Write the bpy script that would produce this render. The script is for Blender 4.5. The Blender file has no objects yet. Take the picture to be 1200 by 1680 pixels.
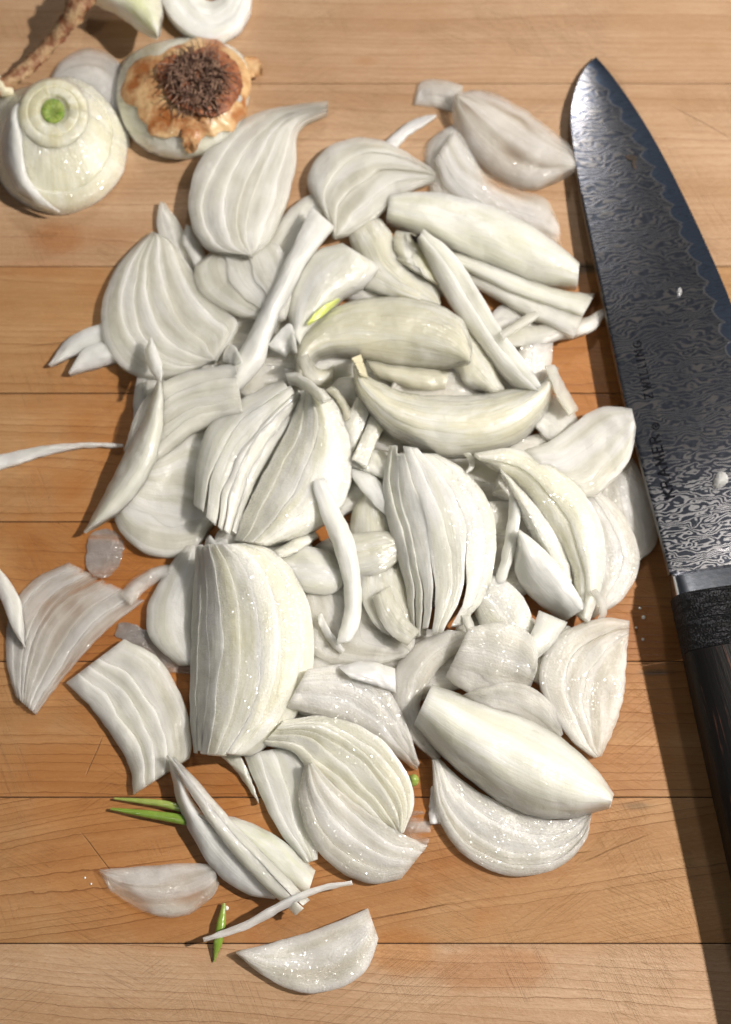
import bpy, bmesh, math, random
import numpy as np
from mathutils import Vector, Matrix
random.seed(4); rng = np.random.default_rng(4)
scene = bpy.context.scene
COL = scene.collection

# ------------------------------------------------------------------ camera
TILT = math.radians(17.0); DIST = 0.42; LENS = 45.0
PXM = 1.0 / 5000.0                       # metres per photo pixel at the aim point
cam_data = bpy.data.cameras.new("camera"); cam = bpy.data.objects.new("camera", cam_data); COL.objects.link(cam)
cam.location = (0, -DIST * math.sin(TILT), DIST * math.cos(TILT)); cam.rotation_euler = (TILT, 0, 0)
cam_data.sensor_fit = 'VERTICAL'; cam_data.sensor_height = 36.0; cam_data.lens = LENS
cam_data.clip_start = 0.01; cam_data.clip_end = 50
cam_data.dof.use_dof = True; cam_data.dof.focus_distance = 0.375; cam_data.dof.aperture_fstop = LENS / 4.6
scene.camera = cam
CAM = np.array(cam.location)
_R = np.array([[1, 0, 0], [0, math.cos(TILT), -math.sin(TILT)], [0, math.sin(TILT), math.cos(TILT)]])
def P(px, py, z):
    """a point at height z (m) above the board, seen at the photo's pixel (px, py)"""
    px = np.asarray(px, float); py = np.asarray(py, float); z = np.asarray(z, float)
    k = 36.0 / LENS / 1680.0
    d = np.stack([(px - 600) * k, -(py - 840) * k, -np.ones_like(px)], -1) @ _R.T
    t = (z - CAM[2]) / d[..., 2]
    return CAM + d * t[..., None]

# ------------------------------------------------------------------ light
scene.render.engine = 'CYCLES'
scene.cycles.use_denoising = True
scene.cycles.max_bounces = 10; scene.cycles.transparent_max_bounces = 12
scene.view_settings.view_transform = 'Standard'; scene.view_settings.look = 'None'
scene.view_settings.exposure = 0.0; scene.view_settings.gamma = 1.0
world = bpy.data.worlds.new("World"); scene.world = world; world.use_nodes = True
wb = world.node_tree.nodes["Background"]; wb.inputs[0].default_value = (0.90, 0.94, 1.0, 1); wb.inputs[1].default_value = 0.045
def lamp(name, loc, target, energy, size, color):
    d = bpy.data.lights.new(name, 'AREA'); d.shape = 'DISK'; d.size = size; d.energy = energy; d.color = color
    o = bpy.data.objects.new(name, d); COL.objects.link(o); o.location = loc
    o.rotation_euler = (Vector(target) - Vector(loc)).to_track_quat('-Z', 'Y').to_euler()
    return o
lamp("key_lamp", (0.62, 0.03, 0.72), (0, 0, 0), 12.4, 0.035, (1.0, 0.94, 0.86))
lamp("side_lamp", (-0.40, -0.30, 0.70), (0, 0, 0), 0.55, 0.035, (1.0, 0.96, 0.90))
lamp("ceiling_lamp", (0.20, 1.10, 1.0), (0, 0, 0), 3.4, 0.11, (1.0, 0.95, 0.90))

# ------------------------------------------------------------------ node helpers
def new_mat(name):
    m = bpy.data.materials.new(name); m.use_nodes = True; m.node_tree.nodes.clear(); return m, m.node_tree
class NT:
    def __init__(s, nt): s.nt = nt
    def n(s, t, **kw):
        x = s.nt.nodes.new(t)
        for k, v in kw.items(): setattr(x, k, v)
        return x
    def put(s, sock, v):
        if hasattr(v, 'is_output'): s.nt.links.new(v, sock)
        else: sock.default_value = v
    def math(s, op, a, b=None, c=None, clamp=False):
        x = s.n('ShaderNodeMath', operation=op); x.use_clamp = clamp
        for i, v in enumerate((a, b, c)):
            if v is not None: s.put(x.inputs[i], v)
        return x.outputs[0]
    def vec(s, v, scale=(1, 1, 1), rot=0.0, loc=(0, 0, 0)):
        x = s.n('ShaderNodeMapping'); s.put(x.inputs['Vector'], v)
        x.inputs['Scale'].default_value = scale; x.inputs['Rotation'].default_value = (0, 0, rot); x.inputs['Location'].default_value = loc
        return x.outputs[0]
    def noise(s, v, scale, detail=2.0, rough=0.5, dist=0.0, color=False):
        x = s.n('ShaderNodeTexNoise'); s.put(x.inputs['Vector'], v)
        x.inputs['Scale'].default_value = scale; x.inputs['Detail'].default_value = detail
        x.inputs['Roughness'].default_value = rough; x.inputs['Distortion'].default_value = dist
        return x.outputs[1 if color else 0]
    def ramp(s, v, lo, hi, a=0.0, b=1.0):
        x = s.n('ShaderNodeMapRange'); x.interpolation_type = 'SMOOTHSTEP'; s.put(x.inputs[0], v)
        for i, q in zip((1, 2, 3, 4), (lo, hi, a, b)): x.inputs[i].default_value = q
        return x.outputs[0]
    def mix(s, f, a, b, mode='MIX'):
        x = s.n('ShaderNodeMix', data_type='RGBA', blend_type=mode); s.put(x.inputs[0], f); s.put(x.inputs[6], a); s.put(x.inputs[7], b)
        return x.outputs[2]
    def bump(s, h, dist, strength=1.0, normal=None):
        x = s.n('ShaderNodeBump'); s.put(x.inputs['Height'], h); x.inputs['Distance'].default_value = dist; s.put(x.inputs['Strength'], strength)
        if normal is not None: s.put(x.inputs['Normal'], normal)
        return x.outputs[0]
    def out(s, sh):
        o = s.n('ShaderNodeOutputMaterial'); s.nt.links.new(sh, o.inputs['Surface'])
def rgb(r, g, b): return (r, g, b, 1.0)
def srgb(r, g, b):
    f = lambda c: (c / 255 / 12.92) if c / 255 <= 0.04045 else ((c / 255 + 0.055) / 1.055) ** 2.4
    return (f(r), f(g), f(b), 1.0)

# ------------------------------------------------------------------ materials
def onion_mat(name, col, col2, cut=0.0, thin=0.0, fibre=1.0, rough=0.34, coat=0.35, sss=1.0, wave=1.0, edge=0.32, body=0.35):
    """onion flesh. cut: how grainy and glittering the knife cut is; thin: how far the wood shows through;
    edge: pale skin at the rim of each layer; body: watery, greyer flesh inside a layer"""
    m, nt = new_mat(name); q = NT(nt)
    geo = q.n('ShaderNodeNewGeometry').outputs['Position']; uv = q.n('ShaderNodeUVMap', uv_map="UVMap").outputs[0]
    lay = q.n('ShaderNodeUVMap', uv_map="layer").outputs[0]; ls = q.n('ShaderNodeSeparateXYZ'); q.put(ls.inputs[0], lay); S = ls.outputs[1]; DO = ls.outputs[0]      # mm to the outline; place across the layer
    info = q.n('ShaderNodeObjectInfo').outputs['Random']
    off = q.n('ShaderNodeVectorMath', operation='ADD'); q.put(off.inputs[0], uv)
    cmb = q.n('ShaderNodeCombineXYZ'); q.put(cmb.inputs[0], q.math('MULTIPLY', info, 900.0)); q.put(cmb.inputs[2], info); q.put(off.inputs[1], cmb.outputs[0]); fuv = off.outputs[0]
    f1 = q.noise(q.vec(fuv, (0.022, 0.95, 1)), 1.0, 3.0, 0.55, 0.3)        # long veins (uv is in mm)
    f2 = q.noise(q.vec(fuv, (0.05, 0.25, 1)), 1.0, 3.0, 0.55, 0.5)
    blot = q.noise(geo, 75.0, 3.0)
    e = q.math('ABSOLUTE', q.math('SUBTRACT', q.math('MULTIPLY', S, 2.0), 1.0))
    e = q.math('ADD', e, q.math('MULTIPLY', q.math('SUBTRACT', f2, 0.5), 0.5))
    rimm = q.ramp(e, 0.35, 1.05)
    t = q.math('MULTIPLY', q.ramp(f2, 0.32, 0.68), 0.55 * fibre)
    t = q.math('ADD', t, q.math('MULTIPLY', q.ramp(f1, 0.35, 0.7), 0.25 * fibre))
    t = q.math('ADD', t, q.math('MULTIPLY', q.ramp(blot, 0.3, 0.7), body))
    t = q.math('ADD', t, q.math('MULTIPLY', q.math('SUBTRACT', info, 0.5), 0.45))
    t = q.math('SUBTRACT', t, q.math('MULTIPLY', rimm, edge), clamp=True)
    c = q.mix(t, rgb(*col), rgb(*col2))
    watery = q.ramp(q.noise(q.vec(fuv, (0.016, 0.17, 1)), 1.0, 2.0, 0.5, 0.4), 0.42, 0.64)
    c = q.mix(q.math('MULTIPLY', watery, 0.50), c, rgb(col2[0] * 0.88, col2[1] * 0.87, col2[2] * 0.80))
    vn = q.n('ShaderNodeTexVoronoi', feature='F1'); q.put(vn.inputs['Vector'], geo); vn.inputs['Scale'].default_value = 2100
    patch = q.ramp(q.noise(geo, 150.0, 3.0, 0.6), 0.30, 0.44)
    cells = q.noise(geo, 1500.0, 2.0, 0.6)
    n0 = q.bump(q.noise(geo, 120.0, 2.0), 0.0012 * wave)
    n1 = q.bump(f1, 0.00024 * fibre, 1.0, n0)
    n1 = q.bump(f2, 0.00030 * fibre, 1.0, n1)
    n2 = q.bump(cells, 0.00004 + 0.00020 * cut, 1.0, n1)
    b = q.n('ShaderNodeBsdfPrincipled')
    q.put(b.inputs['Base Color'], c); b.inputs['Subsurface Weight'].default_value = sss
    b.inputs['Subsurface Radius'].default_value = (1.0, 1.0, 0.96); b.inputs['Subsurface Scale'].default_value = 0.0060
    b.inputs['IOR'].default_value = 1.43
    q.put(b.inputs['Roughness'], q.math('ADD', rough - 0.07, q.math('MULTIPLY', q.ramp(blot, 0.3, 0.7), 0.12)))
    q.put(b.inputs['Normal'], n2)
    wet = q.ramp(q.noise(geo, 60.0, 2.0), 0.36, 0.60)
    q.put(b.inputs['Coat Weight'], q.math('MULTIPLY', wet, min(1.0, coat * 1.25))); b.inputs['Coat Roughness'].default_value = 0.13; b.inputs['Coat IOR'].default_value = 1.6
    # burst cells of the cut: little wet facets that catch the lamp
    d = q.n('ShaderNodeVectorMath', operation='SUBTRACT'); q.put(d.inputs[0], vn.outputs['Color']); d.inputs[1].default_value = (.5, .5, .5)
    d2 = q.n('ShaderNodeVectorMath', operation='SCALE'); q.put(d2.inputs[0], d.outputs[0]); q.put(d2.inputs['Scale'], q.math('MULTIPLY', patch, 0.16 + 0.90 * min(1, cut)))
    a2 = q.n('ShaderNodeVectorMath', operation='ADD'); q.put(a2.inputs[0], n1); q.put(a2.inputs[1], d2.outputs[0])
    nn = q.n('ShaderNodeVectorMath', operation='NORMALIZE'); q.put(nn.inputs[0], a2.outputs[0]); q.put(b.inputs['Coat Normal'], nn.outputs[0])
    sh = b.outputs[0]
    if thin > 0:
        tr = q.n('ShaderNodeBsdfTransparent'); tr.inputs[0].default_value = (1.0, 0.985, 0.96, 1)
        mx = q.n('ShaderNodeMixShader')
        f = q.ramp(q.noise(geo, 45.0, 2.0), 0.30, 0.70, thin * 0.45, min(0.95, thin * 1.35))
        f = q.math('MULTIPLY', f, q.math('SUBTRACT', 1.0, q.math('MULTIPLY', rimm, 0.5)))
        f = q.math('MULTIPLY', f, q.math('ADD', 0.7, q.math('MULTIPLY', watery, 0.8)))
        f = q.math('ADD', f, q.math('MULTIPLY', q.ramp(q.math('ADD', DO, q.math('MULTIPLY', blot, 3.0)), 1.2, 4.0, 1.0, 0.0), 0.18 + thin * 0.5), clamp=True)
        q.put(mx.inputs[0], f); nt.links.new(sh, mx.inputs[1]); nt.links.new(tr.outputs[0], mx.inputs[2]); sh = mx.outputs[0]
    q.out(sh); return m
M = {
 'flesh':  onion_mat('onion_flesh', (0.90, 0.90, 0.84), (0.78, 0.78, 0.66), cut=0.4, thin=0.05),
 'slice':  onion_mat('onion_cut_slice', (0.91, 0.90, 0.83), (0.78, 0.765, 0.66), cut=0.45, thin=0.20, rough=0.38, coat=0.25),
 'cool':   onion_mat('onion_cool_white', (0.91, 0.92, 0.88), (0.81, 0.82, 0.74), cut=0.05, thin=0.0, rough=0.42, coat=0.12, fibre=0.8),
 'glit':   onion_mat('onion_wet_cut', (0.92, 0.915, 0.84), (0.81, 0.79, 0.64), cut=1.0, rough=0.30, coat=0.8),
 'glitp':  onion_mat('onion_wet_cut_pale', (0.92, 0.90, 0.84), (0.81, 0.77, 0.68), cut=1.0, thin=0.24, rough=0.32, coat=0.7),
 'gloss':  onion_mat('onion_glossy_layer', (0.90, 0.895, 0.80), (0.79, 0.76, 0.60), cut=0.18, thin=0.12, rough=0.22, coat=1.0, fibre=1.8),
 'yell':   onion_mat('onion_yellow_layer', (0.89, 0.87, 0.72), (0.76, 0.71, 0.48), cut=0.2, thin=0.05, rough=0.32, coat=0.5),
 'thin':   onion_mat('onion_translucent', (0.88, 0.86, 0.81), (0.78, 0.75, 0.68), cut=0.6, thin=0.46, rough=0.30, coat=0.6),
 'film':   onion_mat('onion_wet_film', (0.88, 0.84, 0.80), (0.70, 0.64, 0.58), cut=0.9, thin=0.62, rough=0.22, coat=0.8),
 'shoot':  onion_mat('green_shoot', (0.13, 0.27, 0.015), (0.42, 0.50, 0.14), cut=0.05, rough=0.3, coat=0.5, sss=0.3),
 'pale_green': onion_mat('pale_green_leaf', (0.72, 0.76, 0.46), (0.84, 0.85, 0.74), cut=0.1, rough=0.3, coat=0.4),
 'lime':   onion_mat('lime_sprout', (0.68, 0.80, 0.08), (0.75, 0.84, 0.25), rough=0.4, sss=0.3),
 'dry':    onion_mat('dry_neck', (0.58, 0.50, 0.30), (0.78, 0.72, 0.52), cut=0.3, rough=0.5, coat=0.1, fibre=3.0, sss=0.2),
}
def simple_mat(name, c1, c2, scale=300, rough=0.5, metal=0.0, bumpd=0.0003, aniso=(1, 1, 1), sss=0.0, coat=0.0):
    m, nt = new_mat(name); q = NT(nt); geo = q.n('ShaderNodeNewGeometry').outputs['Position']
    f = q.noise(q.vec(geo, aniso), scale, 4.0, 0.6)
    b = q.n('ShaderNodeBsdfPrincipled'); q.put(b.inputs['Base Color'], q.mix(q.ramp(f, 0.35, 0.65), rgb(*c1), rgb(*c2)))
    b.inputs['Roughness'].default_value = rough; b.inputs['Metallic'].default_value = metal
    b.inputs['Subsurface Weight'].default_value = sss; b.inputs['Subsurface Scale'].default_value = 0.002
    b.inputs['Coat Weight'].default_value = coat
    q.put(b.inputs['Normal'], q.bump(f, bumpd)); q.out(b.outputs[0]); return m
M['skin'] = simple_mat('papery_onion_skin', (0.40, 0.14, 0.04), (0.76, 0.50, 0.26), 120, 0.38, bumpd=0.0010, aniso=(1, 1, 1), sss=0.1, coat=0.2)
M['skin_dark'] = simple_mat('dark_papery_skin', (0.20, 0.06, 0.025), (0.42, 0.16, 0.07), 320, 0.5, bumpd=0.0010)
M['root'] = simple_mat('dried_roots', (0.10, 0.05, 0.035), (0.36, 0.22, 0.15), 400, 0.7)
M['stalk'] = simple_mat('dry_stalk', (0.24, 0.09, 0.04), (0.50, 0.33, 0.18), 220, 0.6, bumpd=0.0015, aniso=(1, 1, 1))
M['speck'] = simple_mat('white_specks', (0.85, 0.85, 0.80), (0.9, 0.9, 0.86), 900, 0.2, coat=0.5)
M['char'] = simple_mat('dark_crumb', (0.02, 0.015, 0.01), (0.06, 0.04, 0.03), 900, 0.8)
M['engrave'] = simple_mat('engraved_line', (0.006, 0.006, 0.008), (0.012, 0.012, 0.015), 900, 0.55)
M['engrave'].node_tree.nodes['Principled BSDF'].inputs['Specular IOR Level'].default_value = 0.0
M['polish'] = simple_mat('polished_steel', (0.42, 0.45, 0.50), (0.50, 0.52, 0.57), 600, 0.20, 1.0, 0.00002)
M['spine'] = simple_mat('spine_steel', (0.50, 0.48, 0.45), (0.60, 0.58, 0.55), 600, 0.30, 1.0, 0.00002)
def water_mat():
    m, nt = new_mat('water_drops'); q = NT(nt); g = q.n('ShaderNodeBsdfGlossy'); g.inputs['Roughness'].default_value = 0.12
    tr = q.n('ShaderNodeBsdfTransparent'); tr.inputs[0].default_value = (0.95, 0.93, 0.90, 1); f = q.n('ShaderNodeFresnel'); f.inputs[0].default_value = 1.45
    mx = q.n('ShaderNodeMixShader'); q.put(mx.inputs[0], f.outputs[0]); nt.links.new(tr.outputs[0], mx.inputs[1]); nt.links.new(g.outputs[0], mx.inputs[2]); q.out(mx.outputs[0]); return m
M['water'] = water_mat()

def wood_mat(name, light, dark, slant=0.0, lines=1.0, seed=0.0, wetness=1.0, fleck=1.0, line_freq=1.0):
    m, nt = new_mat(name); q = NT(nt)
    geo = q.n('ShaderNodeNewGeometry').outputs['Position']
    w = q.vec(geo, (1, 1, 1), slant, (seed, seed * 1.7, 0))
    warp = q.noise(q.vec(w, (6, 14, 1)), 1.0, 2.0)
    sep = q.n('ShaderNodeSeparateXYZ'); q.put(sep.inputs[0], w)
    yy = q.math('ADD', sep.outputs[1], q.math('MULTIPLY', warp, 0.016))
    jit = q.noise(q.vec(w, (160, 500, 1)), 1.0, 2.0)
    yj = q.math('ADD', yy, q.math('MULTIPLY', jit, 0.0009))
    cm = q.n('ShaderNodeCombineXYZ'); q.put(cm.inputs[0], q.math('MULTIPLY', sep.outputs[0], 0.9)); q.put(cm.inputs[1], q.math('MULTIPLY', yj, 95.0 * line_freq)); cm.inputs[2].default_value = seed
    band = q.noise(cm.outputs[0], 1.0, 3.0, 0.6)
    # growth rings: a slow darkening that ends in a thin late-wood line
    ph = q.math('ADD', q.math('MULTIPLY', yj, 390.0 * line_freq), q.math('MULTIPLY', q.noise(q.vec(w, (2.5, 30, 1)), 1.0, 2.0), 7.0))
    saw = q.math('FRACT', ph); ix = q.math('FLOOR', ph)
    wn = q.n('ShaderNodeTexWhiteNoise', noise_dimensions='1D'); q.put(wn.inputs['W'], ix)
    ln = q.math('MULTIPLY', q.ramp(saw, 0.86, 0.975), q.ramp(saw, 0.975, 1.0, 1.0, 0.0))
    lvar = q.ramp(q.noise(q.vec(w, (14, 90, 1)), 1.0, 3.0), 0.30, 0.58, 0.15, 1.0)
    ln = q.math('MULTIPLY', q.math('MULTIPLY', ln, lvar), q.math('MULTIPLY', q.ramp(wn.outputs[0], 0.05, 0.8, 0.2, 1.15), lines))
    late = q.math('MULTIPLY', q.math('POWER', saw, 2.5), q.math('MULTIPLY', wn.outputs[0], 0.60))
    fine = q.noise(q.vec(w, (90, 1500, 1)), 1.0, 3.0, 0.65)
    flk = q.noise(q.vec(geo, (520, 1250, 1), 0.7), 1.0, 3.0, 0.65)
    c = q.mix(q.ramp(band, 0.3, 0.7), rgb(*light), rgb(*dark))
    c = q.mix(late, c, rgb(dark[0] * 0.75, dark[1] * 0.62, dark[2] * 0.48))
    c = q.mix(q.ramp(fine, 0.3, 0.75, 0.0, 0.40), c, rgb(dark[0] * 0.72, dark[1] * 0.62, dark[2] * 0.5))
    c = q.mix(q.math('MULTIPLY', q.ramp(flk, 0.55, 0.72), 0.32 * fleck), c, rgb(dark[0] * 0.75, dark[1] * 0.55, dark[2] * 0.42))
    c = q.mix(q.math('MULTIPLY', q.ramp(flk, 0.46, 0.28), 0.22 * fleck), c, rgb(min(1, light[0] * 1.25), min(1, light[1] * 1.3), min(1, light[2] * 1.4)))
    c = q.mix(q.math('MULTIPLY', ln, 0.66), c, rgb(0.15, 0.062, 0.025))
    cuts = None                                            # years of faint crossing knife cuts
    for (ang, sx, sy, sd_) in ((0.45, 16, 900, 1.0), (-0.62, 14, 800, 5.0), (1.15, 18, 1000, 9.0)):
        cn = q.noise(q.vec(geo, (1, 1, 1), ang, (sd_, sd_, 0)), 1.0, 0.0); 
        cn = q.noise(q.vec(q.vec(geo, (1, 1, 1), ang), (sx, sy, 1), 0, (sd_, seed, 0)), 1.0, 1.0)
        one = q.math('MULTIPLY', q.ramp(q.math('ABSOLUTE', q.math('SUBTRACT', cn, 0.5)), 0.0, 0.012, 1.0, 0.0), q.ramp(q.noise(q.vec(geo, (30, 30, 1), 0, (sd_ * 3, 0, 0)), 1.0, 2.0), 0.50, 0.62))
        cuts = one if cuts is None else q.math('MAXIMUM', cuts, one)
    c = q.mix(q.math('MULTIPLY', cuts, 0.15), c, rgb(0.17, 0.085, 0.04))
    blotw = q.noise(q.vec(geo, (22, 40, 1)), 1.0, 3.0, 0.6)
    c = q.mix(q.ramp(blotw, 0.35, 0.68, 0.0, 0.35), c, rgb(dark[0] * 0.85, dark[1] * 0.74, dark[2] * 0.58))
    # onion juice soaked into the wood: round the pile, and some single stains
    def blob(x, y, rx, ry, amt, soft=0.5, nz=0.35):
        p = P(x, y, 0.0); s = q.n('ShaderNodeSeparateXYZ'); q.put(s.inputs[0], geo)
        dx = q.math('DIVIDE', q.math('SUBTRACT', s.outputs[0], float(p[0])), rx * PXM)
        dy = q.math('DIVIDE', q.math('SUBTRACT', s.outputs[1], float(p[1])), ry * PXM)
        r = q.math('SQRT', q.math('ADD', q.math('MULTIPLY', dx, dx), q.math('MULTIPLY', dy, dy)))
        r = q.math('ADD', r, q.math('MULTIPLY', q.math('SUBTRACT', q.noise(geo, 70.0, 3.0), 0.5), nz * 2))
        return q.math('MULTIPLY', q.ramp(r, 1.0 - soft, 1.0 + soft * 0.4, 1.0, 0.0), amt)
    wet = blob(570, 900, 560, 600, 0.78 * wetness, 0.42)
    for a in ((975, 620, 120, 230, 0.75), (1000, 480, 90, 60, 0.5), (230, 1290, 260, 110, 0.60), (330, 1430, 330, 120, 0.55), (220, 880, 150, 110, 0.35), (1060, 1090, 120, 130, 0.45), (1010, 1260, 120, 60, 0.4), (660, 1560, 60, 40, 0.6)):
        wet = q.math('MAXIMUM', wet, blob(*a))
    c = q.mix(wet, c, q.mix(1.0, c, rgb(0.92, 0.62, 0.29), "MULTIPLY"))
    st = blob(95, 392, 60, 38, 0.62, 0.7)
    for a in ((805, 1590, 90, 34, 0.42, 0.35), (420, 1540, 20, 14, 0.25, 0.6), (170, 390, 60, 25, 0.3, 0.8), (60, 440, 120, 25, 0.35, 0.8), (600, 100, 25, 12, 0.3, 0.8)):
        st = q.math('MAXIMUM', st, blob(*a))
    c = q.mix(st, c, q.mix(1.0, c, rgb(0.80, 0.50, 0.24), 'MULTIPLY'))
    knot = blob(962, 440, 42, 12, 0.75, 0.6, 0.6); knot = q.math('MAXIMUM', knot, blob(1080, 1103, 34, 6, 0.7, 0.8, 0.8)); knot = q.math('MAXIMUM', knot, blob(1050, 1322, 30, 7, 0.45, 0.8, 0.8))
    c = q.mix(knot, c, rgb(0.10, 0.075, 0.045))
    # knife scratches
    sc = None
    for (x, y, a, L) in ((1010, 1392, 0.38, 110), (920, 1403, 0.12, 90), (155, 1240, 1.2, 60), (165, 1405, -0.85, 90), (650, 1500, 0.2, 160), (250, 1240, 1.0, 70), (1150, 200, -0.6, 120), (560, 1590, 0.55, 120), (120, 560, 0.12, 160)):
        p = P(x, y, 0.0); v = q.vec(geo, (1, 1, 1), 0.0, (-float(p[0]), -float(p[1]), 0)); v = q.vec(v, (1, 1, 1), -a)
        s = q.n('ShaderNodeSeparateXYZ'); q.put(s.inputs[0], v)
        yb = q.math('ADD', s.outputs[1], q.math('MULTIPLY', q.math('SUBTRACT', q.noise(geo, 60.0, 2.0), 0.5), 0.0012))
        one = q.math('MULTIPLY', q.ramp(q.math('ABSOLUTE', yb), 0.00006, 0.00026, 1.0, 0.0), q.ramp(q.math('ABSOLUTE', s.outputs[0]), L * PXM * 0.3, L * PXM * 0.62, 1.0, 0.0))
        sc = one if sc is None else q.math('MAXIMUM', sc, one)
    c = q.mix(q.math('MULTIPLY', sc, 0.45), c, rgb(0.16, 0.08, 0.035))
    b = q.n('ShaderNodeBsdfPrincipled'); q.put(b.inputs['Base Color'], c)
    q.put(b.inputs['Roughness'], q.math('SUBTRACT', q.math('ADD', 0.52, q.math('MULTIPLY', fine, 0.15)), q.math('MULTIPLY', wet, 0.22)))
    h = q.math('ADD', q.math('MULTIPLY', fine, 0.35), q.math('MULTIPLY', flk, 0.65 * fleck)); h = q.math('SUBTRACT', h, q.math('MULTIPLY', ln, 0.5)); h = q.math('SUBTRACT', h, q.math('MULTIPLY', sc, 0.8)); h = q.math('SUBTRACT', h, q.math('MULTIPLY', cuts, 0.3))
    q.put(b.inputs['Normal'], q.bump(h, 0.00022)); q.out(b.outputs[0]); return m

def damascus_mat():
    m, nt = new_mat('patterned_steel'); q = NT(nt)
    uv = q.n('ShaderNodeUVMap').outputs[0]; s = q.n('ShaderNodeSeparateXYZ'); q.put(s.inputs[0], uv)
    U, V = s.outputs[0], s.outputs[1]               # mm along the blade from the tip, mm from the cutting edge
    ws = q.noise(q.vec(uv, (0.30, 0.16, 1)), 1.0, 2.0)
    heel = q.ramp(U, 128.0, 152.0)
    base = q.noise(q.vec(uv, (0.13, 0.060, 1)), 1.0, 1.0, 0.5)
    curl = q.noise(q.vec(uv, (0.42, 0.17, 1), 0, (7, 3, 0)), 1.0, 1.0, 0.5, 0.5)
    ph = q.math('ADD', q.math('MULTIPLY', U, q.math('SUBTRACT', 5.6, q.math('MULTIPLY', heel, 0.6))), q.math('MULTIPLY', base, 46.0))
    ph = q.math('ADD', ph, q.math('MULTIPLY', curl, q.math('ADD', 24.0, q.math('MULTIPLY', heel, 8.0))))
    w = q.math('SINE', ph)
    w2 = q.ramp(w, -0.15, 0.75)
    amp = q.ramp(q.noise(uv, 0.10, 2.0), 0.35, 0.65, 0.5, 1.0)
    amp = q.math('MAXIMUM', amp, heel)
    w2 = q.math('MULTIPLY', w2, amp)
    sc = q.math('ADD', 3.3, q.math('MULTIPLY', q.math('ABSOLUTE', q.math('SINE', q.math('ADD', q.math('MULTIPLY', U, 0.46), q.math('MULTIPLY', ws, 2.0)))), 2.4))
    sc = q.math('ADD', sc, q.math('MULTIPLY', ws, 2.0))
    body = q.ramp(q.math('SUBTRACT', V, sc), -0.15, 0.25)
    dark = q.mix(q.noise(uv, 0.15, 2.0), rgb(0.055, 0.063, 0.082), rgb(0.10, 0.11, 0.14))
    light = q.mix(heel, rgb(0.33, 0.315, 0.31), rgb(0.95, 0.93, 0.95))
    c = q.mix(w2, dark, light)
    c = q.mix(q.math('MULTIPLY', q.math('SUBTRACT', 1.0, heel), q.ramp(q.noise(uv, 0.6, 3.0), 0.45, 0.7, 0.0, 0.35)), c, rgb(0.20, 0.21, 0.24))
    c = q.mix(q.ramp(q.math('ABSOLUTE', q.math('SUBTRACT', V, sc)), 0.05, 0.45, 0.45, 0.0), q.mix(body, rgb(0.11, 0.14, 0.20), c), rgb(0.55, 0.53, 0.52))
    b = q.n('ShaderNodeBsdfPrincipled'); q.put(b.inputs['Base Color'], c); b.inputs['Metallic'].default_value = 0.92
    q.put(b.inputs['Roughness'], q.math('ADD', 0.24, q.math('MULTIPLY', w2, -0.04)))
    hh = q.math('MULTIPLY', q.math('ADD', q.math('MULTIPLY', w, 0.25), q.noise(uv, 0.5, 2.0)), body)
    q.put(b.inputs['Normal'], q.bump(hh, 0.00004, 0.5)); q.out(b.outputs[0]); return m
M['damascus'] = damascus_mat()
def handle_mat(name, carved):
    m, nt = new_mat(name); q = NT(nt); uv = q.n('ShaderNodeUVMap').outputs[0]
    g = q.noise(q.vec(uv, (0.035, 0.9, 1)), 1.0, 4.0, 0.65)
    b = q.n('ShaderNodeBsdfPrincipled')
    if carved:
        w = q.math('SINE', q.math('MULTIPLY', q.math('ADD', q.math('MULTIPLY', q.noise(q.vec(uv, (0.28, 0.06, 1)), 1.0, 2.0), 9.0), q.math('MULTIPLY', q.noise(uv, 1.2, 2.0), 2.0)), 4.0))
        k = q.math('MULTIPLY', q.ramp(w, 0.2, 0.9), q.ramp(q.noise(uv, 2.4, 2.0), 0.45, 0.6))
        q.put(b.inputs['Base Color'], q.mix(k, rgb(0.004, 0.004, 0.005), rgb(0.045, 0.045, 0.052))); h = w
    else:
        k = q.ramp(g, 0.58, 0.68)
        q.put(b.inputs['Base Color'], q.mix(k, rgb(0.005, 0.004, 0.004), rgb(0.085, 0.035, 0.022))); h = g
    b.inputs['Roughness'].default_value = 0.5; b.inputs['Specular IOR Level'].default_value = 0.22; q.put(b.inputs['Normal'], q.bump(h, 0.0002)); q.out(b.outputs[0]); return m
M['handle'] = handle_mat('dark_handle_wood', False); M['ferrule'] = handle_mat('black_carved_wood', True)

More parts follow.
